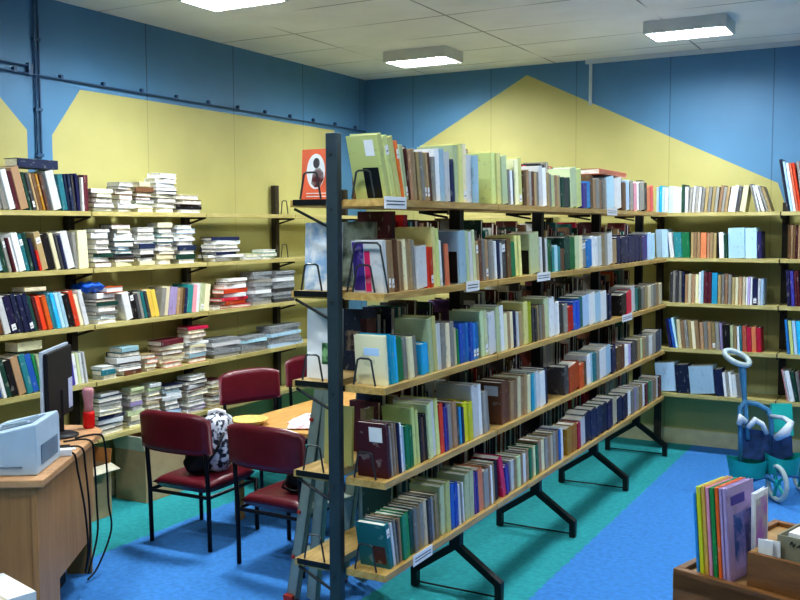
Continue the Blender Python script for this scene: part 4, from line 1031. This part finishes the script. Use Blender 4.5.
# one more leaning behind, and papers
mb = MB(); cover_mb(mb, .01, .085, .205); o = mb.build('picture_book', MB_['white'])
o.matrix_world = Matrix.Translation(inct(.146, .11, CZ-.0115)) @ Matrix.Rotation(ca+.08, 4, 'Z') @ Matrix.Rotation(-.02, 4, 'Y')
mb = MB(); pages_mb(mb, .01, .085, .205); mb.build('pages', M['card'], o)
MB().box(.0102, .0108, .008, .078, .02, .19).build('cover_picture', mottled('pastel_picture', 'b07ad0', 'cfe6c0', 16, .35, .65), o)
tag(o, 'white picture book with a pastel cover standing behind the lilac ones', 'book', 'picture books on the brown display table')
# wooden tray box
tx = thing('wooden_box', 'shallow brown wooden box on the display table, holding cartons and papers', 'box', inct(.178, .024, CZ-.0115), ca)
W_, D_, Hh = .40, .37, .09
MB().box(0, W_, 0, D_, 0, .01).build('box_base', M['oaktop'], tx)
MB().box(0, W_, 0, .014, .0102, Hh).build('front_board', M['oak'], tx)
MB().box(0, .014, .0142, D_-.0142, .0102, Hh).build('side_board', M['oaktop'], tx); MB().box(W_-.014, W_, .0142, D_-.0142, .0102, Hh).build('side_board', M['oaktop'], tx)
MB().box(0, W_, D_-.014, D_, .0102, Hh+.035).build('back_board', M['oaktop'], tx)
def intx(lx, ly, z): return inct(.175+lx, .024+ly, CZ-.0115+z)
o = MB().box(0, .26, 0, .17, 0, .004).box(0, .26, 0, .004, .0042, .125).box(0, .26, .166, .17, .0042, .125).box(0, .004, .0042, .1658, .0042, .125).box(.256, .26, .0042, .1658, .0042, .125).build('carton', M['cartongrey'])
o.location = intx(.055, .04, .0105); o.rotation_euler = (0, 0, ca); tag(o, 'grey-brown carton with a black scrawl standing inside the wooden box', 'box')
mb = MB()
for k, (a, b, w_) in enumerate(((.03, .108, .012), (.046, .104, .015), (.066, .107, .01), (.08, .104, .012))):
    mb.tube([(a, -.0006, b), (a+w_*.4, -.0006, b+.007), (a+w_*.7, -.0006, b-.004), (a+w_, -.0006, b+.005)], .0012, 5)
mb.build('scrawl', M['ink'], o)
o2 = o
o = MB().box(0, .2, 0, .13, 0, .03).build('paper_stack', M['card']); o.location = intx(.075, .055, .0155); o.rotation_euler = (0, 0, ca)
o.scale = (1, 1, 4.2); tag(o, 'white papers filling the grey-brown carton', 'paper')
for k, (lx, r, lean) in enumerate(((.02, .3, .08), (.035, -.1, .12))):
    o = MB().box(0, .035, 0, .003, 0, .11).build('paper_sheet', M['card']); o.matrix_world = Matrix.Translation(intx(lx, .022+k*.006, .0105)) @ Matrix.Rotation(ca+.1*k, 4, 'Z') @ Matrix.Rotation(-lean*.3, 4, 'Y')
    tag(o, ('white paper sheet standing at the corner of the wooden box, in front', 'white paper sheet standing at the corner of the wooden box, just behind')[k], 'paper')

# ------------------------------------------------------------------ toy stroller by the back wall shelving
def sp(px, py, dep):
    d = FW*F+RT*(px-400)-UP*(py-300); return CP+d*(dep/F)
ts = thing('toy_stroller', 'blue and teal toy stroller with a grey ring handle by the back wall', 'stroller')
B = 5.25
hp = sp(737, 357, B+.1); c0 = Vector(hp)-UP*.004
ring = [c0+RT*(.068*math.cos(a))+UP*(.034*math.sin(a))*1.0+FW*(.05*math.sin(a))-UP*.02*math.cos(a)*1.0 for a in [2*PI*i/24 for i in range(24)]]
MB().tube(ring, .0155, 8, 0, True).build('handle_ring', M['toygrey'], ts, True)
MB().tube([sp(741.5, 362.5, B+.07), sp(743, 375, B+.07), sp(744, 392, B+.06), sp(746, 412, B+.04), sp(748, 440, B)], [.021, .02, .014, .013, .013], 8).build('handle_stem', M['toyblue'], ts, True)
MB().tube([sp(741, 462, B), sp(740, 408, B+.04), sp(745, 402, B+.05), sp(757, 404, B+.05), sp(768, 410, B+.04), sp(771, 418, B+.03), sp(773, 466, B)], .014, 8).build('seat_hoop', M['toyblue'], ts, True)
mb = MB(); q = [sp(743, 428, B+.02), sp(770, 432, B+.02), sp(771, 462, B-.01), sp(743, 458, B-.01)]
q2 = [p+FW*.03 for p in q]; mb.add([tuple(p) for p in q+q2], [(0, 1, 2, 3), (7, 6, 5, 4), (0, 4, 5, 1), (1, 5, 6, 2), (2, 6, 7, 3), (3, 7, 4, 0)]); mb.build('seat_back', M['toyfabric'], ts)
MB().tube([sp(748, 428, B-.02), sp(755, 420, B-.02), sp(762, 424, B-.02), sp(767, 434, B-.02)], .015, 8).build('white_arch', M['toywhite'], ts, True)
MB().tube([sp(739, 425, B), sp(741, 418, B), sp(746, 422, B)], .017, 8).build('side_knob', M['toywhite'], ts, True)
MB().tube([sp(771, 416, B+.02), sp(784, 418, B-.1), sp(791, 423, B-.15), sp(786, 432, B-.2), sp(776, 438, B-.15)], [.011, .013, .016, .022, .018], 8).build('tray_arm', M['toywhite'], ts, True)
def bucket(cx, cy, w, h, dep, name):
    c = sp(cx, cy, dep); a = RT*w; b = Vector((FW.x, FW.y, 0)).normalized()*w*.7; n = 20; vs = []; zs = ((1., .0), (.82, -h), (.74, -h+.006), (.92, -.002))
    for k, z in zs: vs += [tuple(c+a*k*math.cos(2*PI*i/n)+b*k*math.sin(2*PI*i/n)+Vector((0, 0, z+.012*math.cos(2*PI*i/n*2)*(z > -.05)))) for i in range(n)]
    fs = [(j*n+i, j*n+(i+1) % n, (j+1)*n+(i+1) % n, (j+1)*n+i) for j in range(3) for i in range(n)]+[tuple(n+i for i in range(n)), tuple(2*n+i for i in range(n))]
    MB().add(vs, fs).build(name, M['toyteal'], ts, True)
bucket(748, 458, .118, .1, B-.02, 'bucket'); bucket(783, 455, .1, .1, B-.05, 'bucket')
mb = MB(); q = [sp(772, 404, B+.1), sp(792, 404, B+.1), sp(794, 436, B+.05), sp(772, 432, B+.05)]; q2 = [p+FW*.03 for p in q]
mb.add([tuple(p) for p in q+q2], [(0, 1, 2, 3), (7, 6, 5, 4), (0, 4, 5, 1), (1, 5, 6, 2), (2, 6, 7, 3), (3, 7, 4, 0)]); mb.build('teal_backrest', M['toyteal'], ts)
mb = MB(); q = [sp(773, 436, B-.02), sp(792, 436, B-.02), sp(793, 456, B-.03), sp(773, 462, B-.03)]; q2 = [p+FW*.05 for p in q]
mb.add([tuple(p) for p in q+q2], [(0, 1, 2, 3), (7, 6, 5, 4), (0, 4, 5, 1), (1, 5, 6, 2), (2, 6, 7, 3), (3, 7, 4, 0)]); mb.build('seat_cushion', M['toyfabric'], ts)
def wheel(cx, r, dep, rot):
    c = sp(cx, 483, dep); c.z = r+.002
    axd = Vector((math.cos(rot), math.sin(rot), 0)); b = Vector((-axd.y, axd.x, 0))
    w_ = tag(MB().tube([c+b*r*.87*math.cos(2*PI*i/24)+Vector((0, 0, r*.87*math.sin(2*PI*i/24))) for i in range(24)], r*.13, 8, 0, True).build('wheel', M['toygrey'], ts, True))
    mb = MB()
    for k in range(5):
        a = 2*PI*k/5; mb.tube([c, c+b*r*.8*math.cos(a)+Vector((0, 0, r*.8*math.sin(a)))], .009, 6)
    mb.tube([c-axd*.012, c+axd*.012], .02, 12); mb.build('spoke_hub', M['toyteal'], w_)
    return c
w1 = wheel(777, .105, B-.1, .68); w2 = wheel(742, .07, B+.02, .68); w3 = wheel(801, .08, B+.12, .68)
MB().tube([w1, w1+Vector((-.05, .02, .03)), w2], .01, 6).build('axle', M['toyblue'], ts)
MB().tube([w2, Vector(sp(741, 462, B))], .011, 6).build('strut', M['toyblue'], ts); MB().tube([w1, Vector(sp(773, 466, B))], .011, 6).build('strut', M['toyblue'], ts)
MB().tube([w3, w1+Vector((0, 0, .05))], .01, 6).build('axle', M['toyblue'], ts)
# red cloth on the bottom shelf of the far bay
o = lump(.06, .05, .05, .8, 9).build('red_cloth', plain('red_cloth', 'b01c34', .7), None, True); o.location = (-.70, 6.42, ZS[4]+.001); o.hide_render = False
bpy.data.objects.remove(o)
bpy.context.view_layer.update()
